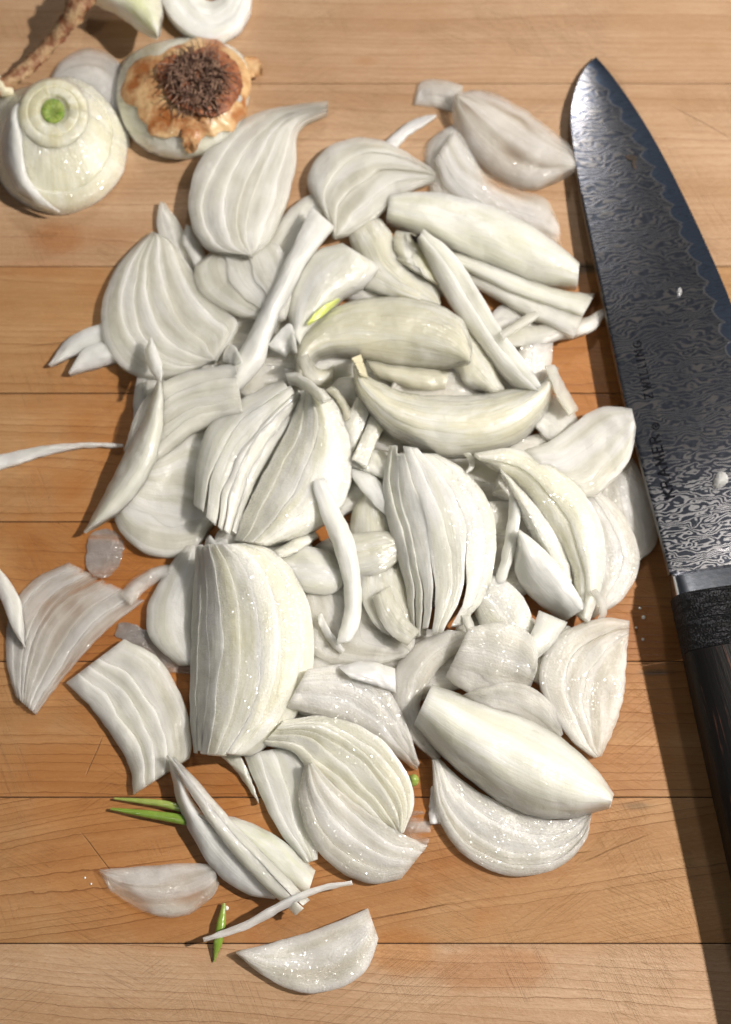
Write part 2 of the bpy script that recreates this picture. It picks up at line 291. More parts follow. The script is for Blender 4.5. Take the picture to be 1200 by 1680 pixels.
# ------------------------------------------------------------------ object helpers
def link(name, mesh, parent=None):
    o = bpy.data.objects.new(name, mesh); COL.objects.link(o)
    if parent is not None: o.parent = parent; o.matrix_parent_inverse = Matrix.Translation(-Vector(parent.location))
    return o
def tag(o, label, cat, group=None, kind=None):
    if label: o['label'] = label
    if cat: o['category'] = cat
    if group: o['group'] = group
    if kind: o['kind'] = kind
    return o
def mesh(name, verts, faces, mat, parent=None, uvs=None, smooth=True, sharp=None, lay=None):
    v = np.asarray(verts, float); c = v.mean(0); c[2] = v[:, 2].min()
    me = bpy.data.meshes.new(name); me.from_pydata((v - c).tolist(), [], faces); me.materials.append(mat)
    if uvs is not None:
        ul = me.uv_layers.new(name="UVMap"); idx = np.empty(len(me.loops), dtype=np.int64); me.loops.foreach_get("vertex_index", idx)
        ul.data.foreach_set("uv", np.asarray(uvs, float)[idx].ravel())
        if lay is None: lay = [(9.0, 0.5)] * len(v)
        u2_ = me.uv_layers.new(name="layer"); u2_.data.foreach_set("uv", np.asarray(lay, float)[idx].ravel())
    if smooth: me.polygons.foreach_set("use_smooth", [True] * len(me.polygons))
    me.update()
    if smooth: me.set_sharp_from_angle(angle=math.radians(sharp or 55))
    o = link(name, me, None); o.location = c
    if parent is not None: o.parent = parent; o.location = Vector(c) - parent.location
    return o
def empty(name, loc):
    o = bpy.data.objects.new(name, None); o.empty_display_size = 0.01; COL.objects.link(o); o.location = loc; return o
def pts(s):
    if isinstance(s, str): return np.array([[float(a) for a in p.split(',')] for p in s.split()])
    return np.array(s, float)
def resample(p, n, closed=False):
    """Catmull-Rom through the points, n samples at equal arc length"""
    p = pts(p)
    if len(p) == 1: return np.repeat(p, n, 0)
    q = np.vstack([p[-1], p, p[0], p[1]]) if closed else np.vstack([2 * p[0] - p[1], p, 2 * p[-1] - p[-2]])
    out = []
    for i in range(1, len(q) - 2):
        t = np.linspace(0, 1, 16, endpoint=False)[:, None]; a, b, c, d = q[i - 1], q[i], q[i + 1], q[i + 2]
        out.append(0.5 * (2 * b + (c - a) * t + (2 * a - 5 * b + 4 * c - d) * t * t + (3 * b - a - 3 * c + d) * t ** 3))
    out.append(q[-2][None]); out = np.vstack(out)
    s = np.concatenate([[0], np.cumsum(np.linalg.norm(np.diff(out, axis=0), axis=1))])
    t = np.linspace(0, s[-1], n + (1 if closed else 0))
    r = np.stack([np.interp(t, s, out[:, k]) for k in range(out.shape[1])], -1)
    return r[:n] if closed else r

# the heap's relief so far: every new piece is laid on what lies under it
GX0, GY0, GS = -200, -200, 4
ZM = np.zeros((int(2100 / GS), int(1700 / GS)))
def zat(x, y):
    i = np.clip(((np.asarray(y) - GY0) / GS).astype(int), 0, ZM.shape[0] - 1); j = np.clip(((np.asarray(x) - GX0) / GS).astype(int), 0, ZM.shape[1] - 1)
    return ZM[i, j]
def zput(x, y, z):
    """rasterise a grid of samples into the relief"""
    for _ in range(3):
        if max(np.abs(np.diff(x, axis=0)).max(), np.abs(np.diff(y, axis=0)).max(), np.abs(np.diff(x, axis=1)).max(), np.abs(np.diff(y, axis=1)).max()) <= GS: break
        def up(a):
            b = np.empty((a.shape[0] * 2 - 1, a.shape[1])); b[::2] = a; b[1::2] = (a[1:] + a[:-1]) / 2
            c = np.empty((b.shape[0], b.shape[1] * 2 - 1)); c[:, ::2] = b; c[:, 1::2] = (b[:, 1:] + b[:, :-1]) / 2; return c
        x, y, z = up(x), up(y), up(z)
    i = np.clip(((y - GY0) / GS).astype(int), 0, ZM.shape[0] - 1); j = np.clip(((x - GX0) / GS).astype(int), 0, ZM.shape[1] - 1)
    np.maximum.at(ZM, (i.ravel(), j.ravel()), z.ravel())

def wob(seed, a, b, amp, f=1.0):
    r = np.random.default_rng(seed); s = 0
    for k in range(4):
        s = s + np.sin(a * f * r.uniform(2, 6) * (k + 1) * 0.7 + r.uniform(0, 6.3)) * np.cos(b * f * r.uniform(1, 4) * (k + 1) * 0.6 + r.uniform(0, 6.3)) / (k + 1)
    return s * amp * 0.6

COUNT = [0]
def piece(label, A, B, mat='flesh', n=1, h=0.0, t=2.4, step=0.0, jit=0.5, crown=0.35, ends=0.0, zA=0.0, zB=0.0, z0=0.0, z1=0.0, lift=0.0,
          cat='onion slice', name='onion_slice', group=None, conform=0.0, fuse=None, wavy=0.85, widths=None, mats=None, gap=0.0, split=0.0, rim=0.4, bend=1.0, rag=1.0, pct=90, parent=None, fork=0.0, zm=0.0):
    """one cut piece of onion between its two long edges A and B (photo pixels), n nested layers side by side.
    h arch, t thickness, step shingle height, crown rounding of a layer, zA/zB/z0/z1/zm extra height at edges, ends and middle, all mm."""
    COUNT[0] += 1; sd = COUNT[0]; r = np.random.default_rng(sd); t *= 0.82; h *= 0.35 if mat in ('slice', 'glitp', 'thin') else 0.75; step *= 0.8
    Lpx = max(np.linalg.norm(np.diff(pts(A), axis=0), axis=1).sum(), np.linalg.norm(np.diff(pts(B), axis=0), axis=1).sum())
    nu = int(np.clip(Lpx / 7, 18, 56)); a = resample(A, nu); b = resample(B, nu)
    us = 0.5 - 0.5 * np.cos(np.linspace(0, math.pi, nu)); us = 0.35 * us + 0.65 * np.linspace(0, 1, nu)
    tt = np.linspace(0, 1, nu)
    for arr in (a, b):                                     # small irregularities of a knife cut
        arr[:, 0] += wob(sd * 7 + (arr is a), tt * 6, tt * 3, 1.3 * rag, 2.0); arr[:, 1] += wob(sd * 11 + (arr is a), tt * 5, tt * 4, 1.3 * rag, 2.0)
    def E(arr, u): return np.stack([np.interp(u, tt, arr[:, k]) for k in (0, 1)], -1)
    # rest it on the heap
    gu, gv = np.meshgrid(np.linspace(0, 1, 24), np.linspace(0, 1, 12), indexing='ij')
    def xy(u, v):
        pa = E(a, u); pb = E(b, u); return pa + (pb - pa) * v[..., None]
    q = xy(gu, gv)
    def arch(u, v):
        e = 1 - ends * np.abs(2 * u - 1) ** 3
        return h * (1 - np.abs(2 * v - 1) ** 2.2) * e + zA * (1 - v) ** 2 + zB * v ** 2 + z0 * (1 - u) ** 2 + z1 * u ** 2 + zm * 4 * u * (1 - u)
    under = zat(q[..., 0], q[..., 1]) * 1000
    X = np.stack([np.ones(gu.size), gu.ravel() - .5, gv.ravel() - .5, (gu.ravel() - .5) ** 2, ((gu - .5) * (gv - .5)).ravel(), (gv.ravel() - .5) ** 2, (gu.ravel() - .5) ** 3], 1)
    y = (under - arch(gu, gv)).ravel()
    pen = np.diag([0.0, 3.0, 3.0, 3.0 / bend, 8.0, 60.0, 10.0 / bend])
    coef = np.linalg.solve(X.T @ X + pen, X.T @ y)
    res = y - X @ coef; coef[0] += max(0, np.percentile(res, pct)) + 0.3 + t * 0.9
    sm = under.copy()
    if conform:
        for _ in range(4):
            p_ = np.pad(sm, 1, mode='edge'); sm = (p_[1:-1, 1:-1] * 2 + p_[:-2, 1:-1] + p_[2:, 1:-1] + p_[1:-1, :-2] + p_[1:-1, 2:]) / 6
    def soft(u, v):
        x_ = np.clip(u, 0, 1) * 23; y_ = np.clip(v, 0, 1) * 11; i = np.minimum(x_.astype(int), 22); j = np.minimum(y_.astype(int), 10); fx = x_ - i; fy = y_ - j
        return (sm[i, j] * (1 - fx) + sm[i + 1, j] * fx) * (1 - fy) + (sm[i, j + 1] * (1 - fx) + sm[i + 1, j + 1] * fx) * fy + 0.4 + t * 0.9
    def base(u, v):
        s = (u - .5); w = (v - .5)
        z = coef[0] + coef[1] * s + coef[2] * w + coef[3] * s * s + coef[4] * s * w + coef[5] * w * w + coef[6] * s ** 3 + arch(u, v) + lift
        if conform: z = (z - arch(u, v)) * (1 - conform) + soft(u, v) * conform + arch(u, v)
        return z
    wd = np.array(widths if widths else r.uniform(0.55, 1.5, n)); vb = np.concatenate([[0], np.cumsum(wd) / wd.sum()])
    root = None
    if fuse is None: fuse = [1] * n if fork else [n]
    if len(fuse) > 1 and parent is None:
        m_ = q.reshape(-1, 2).mean(0); root = empty(name, P(m_[0], m_[1], 0.0)); tag(root, label, cat, group)
    objs = []; wmid = np.linalg.norm(E(b, 0.5) - E(a, 0.5)); dz = r.uniform(-jit, jit, n) * 0.45 * (n > 1); k0 = 0; amp = r.uniform(.5, 1.3, n)
    for k, cnt in enumerate(fuse):
        k1 = k0 + cnt; first, last = k0 == 0, k1 == n
        sv, si = [], []                                    # samples across: layer index and place within the layer
        for j in range(k0, k1):
            m = int(np.clip(wmid * (vb[j + 1] - vb[j]) / 3.6, 6, 14)); e_ = 0.5 - 0.5 * np.cos(np.linspace(0, math.pi, m)); e_ = 0.5 * e_ + 0.5 * np.linspace(0, 1, m)
            if j < k1 - 1: e_ = e_[:-1] * 0.965 / e_[-2]
            sv += e_.tolist(); si += [j] * len(e_)
        sv = np.array(sv); si = np.array(si)
        uu, ss = np.meshgrid(us, sv, indexing='ij'); jj = np.broadcast_to(si[None], uu.shape)
        u2 = uu.copy()
        if len(fuse) > 1 and rag:                          # every separate layer ends a little earlier or later
            e0, e1 = r.uniform(0, 0.022, 2) * (1 + fork * 3); u2 = e0 + uu * (1 - e0 - e1)
        def bound(kk):
            return vb[kk] + (0 if kk in (0, n) else 1) * wob(sd * 53 + kk, us * 1.6, us * 0.9, 0.30 / n, 1.0) * np.clip(6 * us * (1 - us), 0, 1)
        BB = np.stack([bound(kk) for kk in range(n + 1)], 1)
        lo = np.take_along_axis(BB, jj, 1); hi = np.take_along_axis(BB, jj + 1, 1)
        vv = lo + (hi - lo) * ss
        if k and not fork: vv = vv - 0.02 * (1 - np.clip((vv - BB[:, k0:k0 + 1]) / 0.03, 0, 1))   # tucks under its neighbour
        if fork: # pages that part towards the end
            mid = (BB[:, k0:k0 + 1] + BB[:, k1:k1 + 1]) / 2; sq = 1 - fork * np.clip((u2 - 0.55) / 0.45, 0, 1) ** 1.5 * 0.6; vv = mid + (vv - mid) * sq
        vv = np.clip(vv, 0, 1)
        xyp = xy(u2, vv); zz = base(u2, vv); wmm = wmid * 0.2 / n
        zz = zz + dz[jj] + crown * 0.42 * amp[jj] * (1 - np.abs(2 * ss - 1) ** 2.2) * min(1.6, wmm / 3.5) * (0.55 + 0.45 * np.sin(u2 * 5 + sd + jj * 1.7))
        zz = zz + wob(sd * 31 + (k if fork else 0), u2 * 2.2, vv * 2.0 + (k if fork else 0), wavy, 1.0)
        if step: zz = zz + step * amp[jj] * (ss - 0.5)
        wl = np.linalg.norm(xy(u2, BB[:, k1:k1 + 1] + 0 * vv) - xy(u2, BB[:, k0:k0 + 1] + 0 * vv), axis=-1) * 0.2
        Lmm = Lpx * 0.2; dva = (vv - BB[:, k0:k0 + 1]).clip(0) * wmid * 0.2; dvb = (BB[:, k1:k1 + 1] - vv).clip(0) * wmid * 0.2
        W_ = np.linalg.norm(xy(u2, np.ones_like(vv)) - xy(u2, np.zeros_like(vv)), axis=-1) * 0.2
        du = np.minimum(u2, 1 - u2) * Lmm; dout = np.minimum(np.minimum(vv, 1 - vv) * W_, du)
        tk = np.minimum(t, 0.25 + 1.3 * wl)                # thins out at pointed tips
        zz = zz - rim * (0.30 if first else 0.10) * np.exp(-dva / 0.35) * np.minimum(1, wl / 3) - rim * (0.30 if last else 0.10) * np.exp(-dvb / 0.35) * np.minimum(1, wl / 3) - rim * 0.25 * np.exp(-du / 0.3)
        zz = np.maximum(zz, 0.9); s = sv; k0 = k1; wpx = wmid
        top = P(xyp[..., 0], xyp[..., 1], zz / 1000.0)
        bot = top.copy(); bot[..., 2] = np.maximum(bot[..., 2] - tk / 1000, 0.0002)
        cen = top.reshape(-1, 3).mean(0); 
        nvv = s.size; N = nu * nvv; V = np.vstack([top.reshape(-1, 3), bot.reshape(-1, 3)]); F = []
        id_ = np.arange(N).reshape(nu, nvv)
        q0 = np.stack([id_[:-1, :-1], id_[:-1, 1:], id_[1:, 1:], id_[1:, :-1]], -1).reshape(-1, 4)
        v0 = V[q0[:, 0]]; nz = np.cross(V[q0[:, 1]] - v0, V[q0[:, 2]] - v0)[:, 2].sum()
        if nz < 0: q0 = q0[:, ::-1]
        F = q0.tolist() + (q0[:, ::-1] + N).tolist()
        loop = np.concatenate([id_[0, :], id_[1:, -1], id_[-1, -2::-1], id_[-2:0:-1, 0]])
        nx = np.roll(loop, -1)
        side = np.stack([loop, nx, nx + N, loop + N], -1)
        if nz > 0: side = side[:, ::-1]
        F += side.tolist()
        um = u2 * Lmm; vm = vv * wmid * 0.2
        UV = np.stack([um.ravel(), vm.ravel()], -1); UV = np.vstack([UV, UV + [0, tk.mean()]])
        LY = np.stack([dout.ravel(), ss.ravel() if n > 1 else 0.5 + 0 * ss.ravel()], -1); LY = np.vstack([LY, LY])
        mt = M[(mats[k % len(mats)] if mats else mat)]
        if root is not None: o = mesh('layer', V, F, mt, root, UV, lay=LY)
        elif parent is not None: o = mesh(name, V, F, mt, parent, UV, lay=LY)
        else: o = mesh(name, V, F, mt, None, UV, lay=LY); tag(o, label, cat, group)
        objs.append(o); zput(xyp[..., 0], xyp[..., 1], zz / 1000.0)
    return root or objs[0]

def disc(name, outline, mat, z=0.3, dome=1.0, t=0.6, label=None, cat=None, parent=None, centre=None, power=2.0, conform=True, rough=0.3, edge_up=0.0, group=None, rag=1.5):
    """a flat or domed scrap with a closed outline, lying on whatever is under it"""
    COUNT[0] += 1; sd = COUNT[0]
    N = 72; o = resample(outline, N, True); c = np.array(centre, float) if centre is not None else o.mean(0)
    th = np.linspace(0, 2 * math.pi, N, endpoint=False); o = o + np.stack([wob(sd, np.cos(th) * 4, np.sin(th) * 4, rag, 2), wob(sd + 9, np.cos(th) * 4, np.sin(th) * 4, rag, 2)], -1)
    rs = np.array([0.0, 0.15, 0.3, 0.45, 0.6, 0.72, 0.83, 0.91, 0.96, 0.99, 1.0]); g = c + (o - c)[None] * rs[:, None, None]
    und = zat(g[..., 0], g[..., 1]) * 1000 if conform else 0 * g[..., 0]
    if conform:
        for _ in range(6): und = 0.5 * und + 0.25 * (np.roll(und, 1, 1) + np.roll(und, -1, 1)) if _ % 2 else 0.6 * und + 0.2 * (np.vstack([und[:1], und[:-1]]) + np.vstack([und[1:], und[-1:]]))
    zz = und + z + t + dome * (1 - rs[:, None] ** power) + edge_up * rs[:, None] ** 5 * (0.5 + 0.5 * np.sin(th * 3 + sd)[None]) + wob(sd + 3, g[..., 0] / 30, g[..., 1] / 30, rough)
    top = P(g[..., 0], g[..., 1], zz / 1000); bot = top.copy(); bot[..., 2] = np.maximum(0.0001, bot[..., 2] - t / 1000)
    R = len(rs); V = np.vstack([top.reshape(-1, 3), bot.reshape(-1, 3)]); n = R * N; F = []
    for i in range(R - 1):
        for j in range(N):
            a, b, d, e = i * N + j, i * N + (j + 1) % N, (i + 1) * N + (j + 1) % N, (i + 1) * N + j
            if i == 0: F += [(0, d, e), (n, n + e, n + d)] if True else []
            else: F += [(a, b, d, e), (n + e, n + d, n + b, n + a)]
    for j in range(N):
        a, b = (R - 1) * N + j, (R - 1) * N + (j + 1) % N; F.append((a, b, n + b, n + a))
    # orient upwards
    v = np.array([V[k] for k in F[2 * N][:3]]); 
    if np.cross(v[1] - v[0], v[2] - v[0])[2] < 0: F = [tuple(reversed(f)) for f in F]
    UV = g.reshape(-1, 2) * 0.2
    ob = mesh(name, V, F, M[mat], parent, np.vstack([UV, UV]))
    zput(g[..., 0], g[..., 1], zz / 1000)
    if parent is None: tag(ob, label, cat, group)
    return ob
def tube(path3, radii, seg=8, squash=1.0, rough=0.0, seed=0):
    p = np.asarray(path3, float); n = len(p); V = []; F = []
    tg = np.gradient(p, axis=0); tg /= np.linalg.norm(tg, axis=1)[:, None] + 1e-12
    for i in range(n):
        s = np.cross(tg[i], [0, 0, 1.0]); s /= np.linalg.norm(s) + 1e-9; u = np.cross(s, tg[i])
        for k in range(seg):
            a = 2 * math.pi * k / seg; r = radii[i] * (1 + rough * math.sin(3 * a + i * 0.9 + seed) + rough * 0.6 * math.sin(5 * a - i * 1.7))
            V.append(p[i] + s * math.cos(a) * r + u * math.sin(a) * r * squash)
    for i in range(n - 1):
        for k in range(seg):
            a, b = i * seg + k, i * seg + (k + 1) % seg; F.append((a, a + seg, b + seg, b))
    F.append(tuple(range(seg))); F.append(tuple(reversed(range((n - 1) * seg, n * seg))))
    return V, F
def tube_px(path, zs, radii, n=24, **kw):
    p = resample(path, n); t = np.linspace(0, 1, n); z = np.interp(t, np.linspace(0, 1, len(zs)), zs) / 1000; r = np.interp(t, np.linspace(0, 1, len(radii)), radii) / 1000
    V, F = tube(P(p[:, 0], p[:, 1], z), r, **kw); zput(np.repeat(p[:, :1], 2, 1), np.repeat(p[:, 1:], 2, 1), np.repeat((z + r)[:, None], 2, 1)); return V, F

# ------------------------------------------------------------------ countertop and board
def box(name, x0, x1, y0, y1, z0, z1, mat, parent=None, bev=0.0004):
    bm = bmesh.new(); bmesh.ops.create_cube(bm, size=1.0)
    for v in bm.verts: v.co = Vector(((x0, x1)[v.co.x > 0] - (x0 + x1) / 2, (y0, y1)[v.co.y > 0] - (y0 + y1) / 2, (z0, z1)[v.co.z > 0] - z0))
    bmesh.ops.bevel(bm, geom=bm.edges[:], offset=bev, segments=2, affect='EDGES', profile=0.5)
    me = bpy.data.meshes.new(name); bm.to_mesh(me); bm.free(); me.materials.append(mat)
    o = bpy.data.objects.new(name, me); COL.objects.link(o); c = Vector(((x0 + x1) / 2, (y0 + y1) / 2, z0)); o.location = c
    if parent: o.parent = parent; o.location = c - parent.location
    return o
counter = box('countertop', -2, 2, -2, 2, -0.07, -0.04, simple_mat('stone_counter', (0.16, 0.155, 0.15), (0.24, 0.235, 0.225), 60, 0.35)); tag(counter, None, None, kind='structure')
board = empty('cutting_board', (0, 0, -0.04)); tag(board, 'thick maple chopping board with side grain planks glued edge to edge', 'cutting board')
seams = [-420, -170, 137, 437, 645, 856, 1085, 1308, 1548, 1800, 2060]
pinkish = ((0.56, 0.375, 0.235), (0.44, 0.27, 0.15)); tan = ((0.51, 0.30, 0.14), (0.39, 0.205, 0.080)); deep = ((0.45, 0.24, 0.092), (0.34, 0.16, 0.052))
spec = [(pinkish, 0.0, .5, 1), (pinkish, 0.01, .4, 1), (pinkish, 0.0, .55, 1.2), (tan, 0.0, .6, .8), (tan, 0.005, .7, .8), (deep, 0.0, .9, .8), (tan, 0.0, .9, .7), (tan, -0.16, .8, 1.0), (pinkish, 0.06, .6, 1.3), (tan, 0.0, .8, 1)]
for i in range(len(seams) - 1):
    yt, yb = float(P(600, seams[i], 0)[1]), float(P(600, seams[i + 1], 0)[1]); g = 0.00016 if i not in (2,) else 0.00009
    (c1, c2), sl, ln, fl = spec[i]
    box('plank', -0.25, 0.25, yb + g, yt - g, -0.04, 0.0, wood_mat('maple_plank', c1, c2, sl, ln, i * 3.31 + 0.7, 1.0, fl, 1.15 if sl else 1.0), board, 0.00022)
tag(box('glue_line', -0.249, 0.249, float(P(600, 2040, 0)[1]), float(P(600, -400, 0)[1]), -0.039, -0.0006, simple_mat('old_glue', (0.05, 0.025, 0.01), (0.09, 0.04, 0.02), 200, 0.8), board), None, None)

# ------------------------------------------------------------------ knife
NU = 70; t = np.linspace(0, 1, NU)
spine = resample('978,93 960,112 944,146 936,188 940,240 952,312 968,392 987,478 1005,566 1026,662 1050,752 1073,838 1090,902 1099,942', NU)
edge = resample('978,93 1000,118 1032,162 1064,212 1094,266 1124,326 1155,392 1184,458 1208,520 1236,610 1258,700 1272,790 1282,860 1288,914', NU)
zs_ = np.interp(t, [0, 0.12, 0.5, 1], [1.9, 4.2, 8.5, 11.5]); ze_ = np.interp(t, [0, 0.12, 0.5, 1], [1.5, 3.0, 6.3, 8.8])
knife = empty('chef_knife', P(1120, 800, 0)); tag(knife, 'chef knife with wavy patterned dark steel blade and black handle lying beside the sliced onion', 'knife')
S = np.array([0, 0.012, 0.03, 0.12, 0.25, 0.4, 0.55, 0.7, 0.82, 0.9, 0.96, 1.0]); V = []; UV = []
seglen = np.concatenate([[0], np.cumsum(np.linalg.norm(np.diff((spine + edge) / 2, axis=0), axis=1))]) * 0.2
XY = spine[:, None] + (edge - spine)[:, None] * S[None, :, None]; W = np.linalg.norm(edge - spine, axis=1) * 0.2
Z = zs_[:, None] + (ze_ - zs_)[:, None] * S[None] + 0.5 * np.sin(S * math.pi)[None] * np.minimum(1, W / 20)[:, None]
Z[:, 0] -= 0.25
top = P(XY[..., 0], XY[..., 1], Z / 1000); thick = (2.3 * (1 - S[None]) ** 0.8 + 0.12) * np.minimum(1, W / 12 + 0.15)[:, None]
bot = top.copy(); bot[..., 2] -= thick / 1000
N = NU * len(S); V = np.vstack([top.reshape(-1, 3), bot.reshape(-1, 3)]); idg = np.arange(N).reshape(NU, len(S))
q0 = np.stack([idg[:-1, :-1], idg[1:, :-1], idg[1:, 1:], idg[:-1, 1:]], -1).reshape(-1, 4); F = q0.tolist() + (q0[:, ::-1] + N).tolist()
loop = np.concatenate([idg[0, :], idg[1:, -1], idg[-1, -2::-1], idg[-2:0:-1, 0]]); nx = np.roll(loop, -1); F += np.stack([loop, nx, nx + N, loop + N], -1).tolist()
Uv = np.broadcast_to(seglen[:, None], (NU, len(S))); Vv = (1 - S)[None] * W[:, None]; UV = np.stack([Uv.ravel(), Vv.ravel()], -1)
blade = mesh('blade', V, F, M['damascus'], knife, np.vstack([UV, UV]), sharp=35); bm_ = blade.data; bm_.materials.append(M['spine'])
nside = len(loop); 
for k in range(nside):
    p_ = bm_.polygons[len(F) - nside + k]
    if loop[k] % len(S) == 0 and loop[(k + 1) % nside] % len(S) == 0: p_.material_index = 1
zput(XY[..., 0], XY[..., 1], Z / 1000)
bm2 = bmesh.new(); bm2.from_mesh(bm_); bmesh.ops.recalc_face_normals(bm2, faces=bm2.faces[:]); bm2.to_mesh(bm_); bm2.free()
# bolster: a polished block that the blade runs into
def loft(name, sections, mat, parent, caps=True, uvs=True):
    """sections: list of rings (k x 3 arrays), same count each"""
    k = len(sections[0]); V = np.vstack(sections); F = []
    for i in range(len(sections) - 1):
        for j in range(k): a, b = i * k + j, i * k + (j + 1) % k; F.append((a, b, b + k, a + k))
    if caps: F.append(tuple(reversed(range(k)))); F.append(tuple(range((len(sections) - 1) * k, len(sections) * k)))
    UV = []
    for i, s in enumerate(sections):
        per = 0
        for j in range(k):
            per += np.linalg.norm(s[j] - s[j - 1]) * 1000 if j else 0; UV.append((np.linalg.norm(s.mean(0) - sections[0].mean(0)) * 1000, per))
    o = mesh(name, V, F, mat, parent, UV, sharp=30); b = bmesh.new(); b.from_mesh(o.data); bmesh.ops.recalc_face_normals(b, faces=b.faces[:]); b.to_mesh(o.data); b.free(); return o
def xsec(pl, pr, zc, hz, flat=0.55, n=28):
    """cross-section of the handle between its left and right silhouettes"""
    L_, R_ = P(*pl, zc / 1000), P(*pr, zc / 1000); c = (L_ + R_) / 2; s = (R_ - L_) / 2; r = []
    for k in range(n):
        a = 2 * math.pi * k / n; e = flat; ca, sa = math.cos(a), math.sin(a)
        r.append(c + s * math.copysign(abs(ca) ** e, ca) + np.array([0, 0, hz / 1000]) * math.copysign(abs(sa) ** e, sa))
    return np.array(r)
loft('bolster', [xsec((1100, 943), (1262, 917), 10.3, 1.6, 0.25), xsec((1101, 949), (1262, 925), 10.6, 3.6, 0.3), xsec((1107, 985), (1258, 962), 11.0, 6.5, 0.35)], M['polish'], knife)
loft('ferrule', [xsec((1104, 982), (1262, 960), 10.5, 8.6, 0.5), xsec((1104, 986), (1264, 964), 10.8, 9.0, 0.6), xsec((1122, 1073), (1288, 1050), 11.0, 9.4, 0.68)], M['ferrule'], knife)
loft('handle', [xsec((1122, 1074), (1288, 1051), 11.0, 9.3, 0.7), xsec((1146, 1190), (1324, 1165), 10.8, 9.8, 0.75), xsec((1177, 1330), (1358, 1305), 10.6, 9.8, 0.75), xsec((1212, 1490), (1396, 1465), 10.4, 9.8, 0.75), xsec((1248, 1660), (1432, 1635), 10.4, 10, 0.75), xsec((1272, 1770), (1450, 1745), 10.4, 9.5, 0.75)], M['handle'], knife)
pin = P(1209, 1107, 0.0206); V, F = tube([pin + np.array([0, 0, -0.002]), pin + np.array([0, 0, -0.0002]), pin], [0.0026, 0.0026, 0.0022], 24); mesh('rivet', V, F, M['polish'], knife)
# lettering along the spine, read from the handle towards the tip
GL = {'K': ((0, 0, 0, 1), (0, .4, .7, 1), (.25, .6, .75, 0)), 'R': ((0, 0, 0, 1), (0, 1, .5, 1), (.5, 1, .6, .78), (.6, .78, .5, .5), (.5, .5, 0, .5), (.3, .5, .7, 0)), 'A': ((0, 0, .4, 1), (.4, 1, .8, 0), (.15, .35, .65, .35)),
      'M': ((0, 0, .1, 1), (.1, 1, .45, .2), (.45, .2, .8, 1), (.8, 1, .9, 0)), 'E': ((0, 0, 0, 1), (0, 1, .6, 1), (0, .5, .5, .5), (0, 0, .6, 0)), 'Z': ((0, 1, .65, 1), (.65, 1, 0, 0), (0, 0, .65, 0)),
      'W': ((0, 1, .25, 0), (.25, 0, .5, .9), (.5, .9, .75, 0), (.75, 0, 1, 1)), 'I': ((0, 0, 0, 1), (-.1, 1, .1, 1), (-.1, 0, .1, 0)), 'L': ((0, 0, 0, 1), (0, 0, .5, 0)), 'N': ((0, 0, 0, 1), (0, 1, .7, 0), (.7, 0, .7, 1)),
      'G': ((.65, .85, .4, 1), (.4, 1, .1, .85), (.1, .85, 0, .5), (0, .5, .1, .15), (.1, .15, .4, 0), (.4, 0, .65, .15), (.65, .15, .65, .45), (.65, .45, .4, .45)),
      'B': ((0, 0, 0, 1), (0, 1, .4, 1), (.4, 1, .5, .75), (.5, .75, .4, .52), (.4, .52, 0, .5), (.4, .5, .58, .25), (.58, .25, .4, 0), (.4, 0, 0, 0)), 'Y': ((0, 1, .35, .5), (.7, 1, .35, .5), (.35, .5, .35, 0)),
      'o': tuple((.5 + .5 * math.cos(a), .45 + .5 * math.sin(a), .5 + .5 * math.cos(a + .7), .45 + .5 * math.sin(a + .7)) for a in np.arange(0, 6.2, .7)) + ((.3, .45, .7, .6), (.3, .45, .55, .2))}
WID = {'M': .9, 'W': 1.0, 'I': .15, 'o': 1.0, 'L': .5, 'E': .6, ' ': .5, 'A': .8}
def engrave(text, x, y, dx, dy, size, gapk, wpx=1.5):
    d = np.array([dx, dy], float); d /= np.linalg.norm(d); up = np.array([d[1], -d[0]])         # letter tops face the spine
    pos = np.array([x, y], float)
    for ch in text:
        if ch != ' ':
            V, F = [], []
            for (x0, y0, x1, y1) in GL[ch]:
                a = pos + d * x0 * size + up * y0 * size; b = pos + d * x1 * size + up * y1 * size; s = (b - a) / (np.linalg.norm(b - a) + 1e-9); nn = np.array([-s[1], s[0]])
                w = wpx * (0.75 if abs(y1 - y0) < 0.3 else 1.25) / 2 if ch != 'o' else wpx / 2
                c4 = np.array([a - s * w * .6 + nn * w, b + s * w * .6 + nn * w, b + s * w * .6 - nn * w, a - s * w * .6 - nn * w]); k = len(V)
                zb = bladez(c4); V += [tuple(p) for p in P(c4[:, 0], c4[:, 1], zb + 0.00018)] + [tuple(p) for p in P(c4[:, 0], c4[:, 1], zb - 0.0001)]
                F += [(k, k + 1, k + 2, k + 3)] + [(k + i, k + 4 + i, k + 4 + (i + 1) % 4, k + (i + 1) % 4) for i in range(4)]
            o = mesh('letter', V, F, M['engrave'], blade, smooth=False)
            o.location = Vector(np.mean(V, 0)); 
            c = np.mean(np.array(V), 0); c[2] = np.array(V)[:, 2].min(); o.location = Vector(c) - (knife.location + blade.location)
        pos = pos + d * size * (WID.get(ch, .7) + gapk)
def bladez(c):
    out = []
    for x, y in c:
        d = np.hypot(XY[..., 0] - x, XY[..., 1] - y); i = np.argsort(d.ravel())[:4]; w = 1 / (d.ravel()[i] + .5); out.append((Z.ravel()[i] * w).sum() / w.sum())
    return np.array(out) / 1000
engrave('KRAMER', 1107, 814, -30, -118, 16, 0.42, 2.9)
engrave('o', 1083, 703, -30, -118, 11, 0.5, 1.8)
engrave('ZWILLING', 1072, 652, -26, -118, 13, 0.42, 1.8)
tag(disc('onion_crumb', '1172,790 1180,775 1190,776 1195,786 1188,797 1176,800', 'cool', 0.1, 1.2, 0.7, 'tiny pale crumb of onion stuck on the wide part of the knife blade', 'onion crumb'), 'tiny pale crumb of onion stuck on the wide part of the knife blade', 'onion crumb')
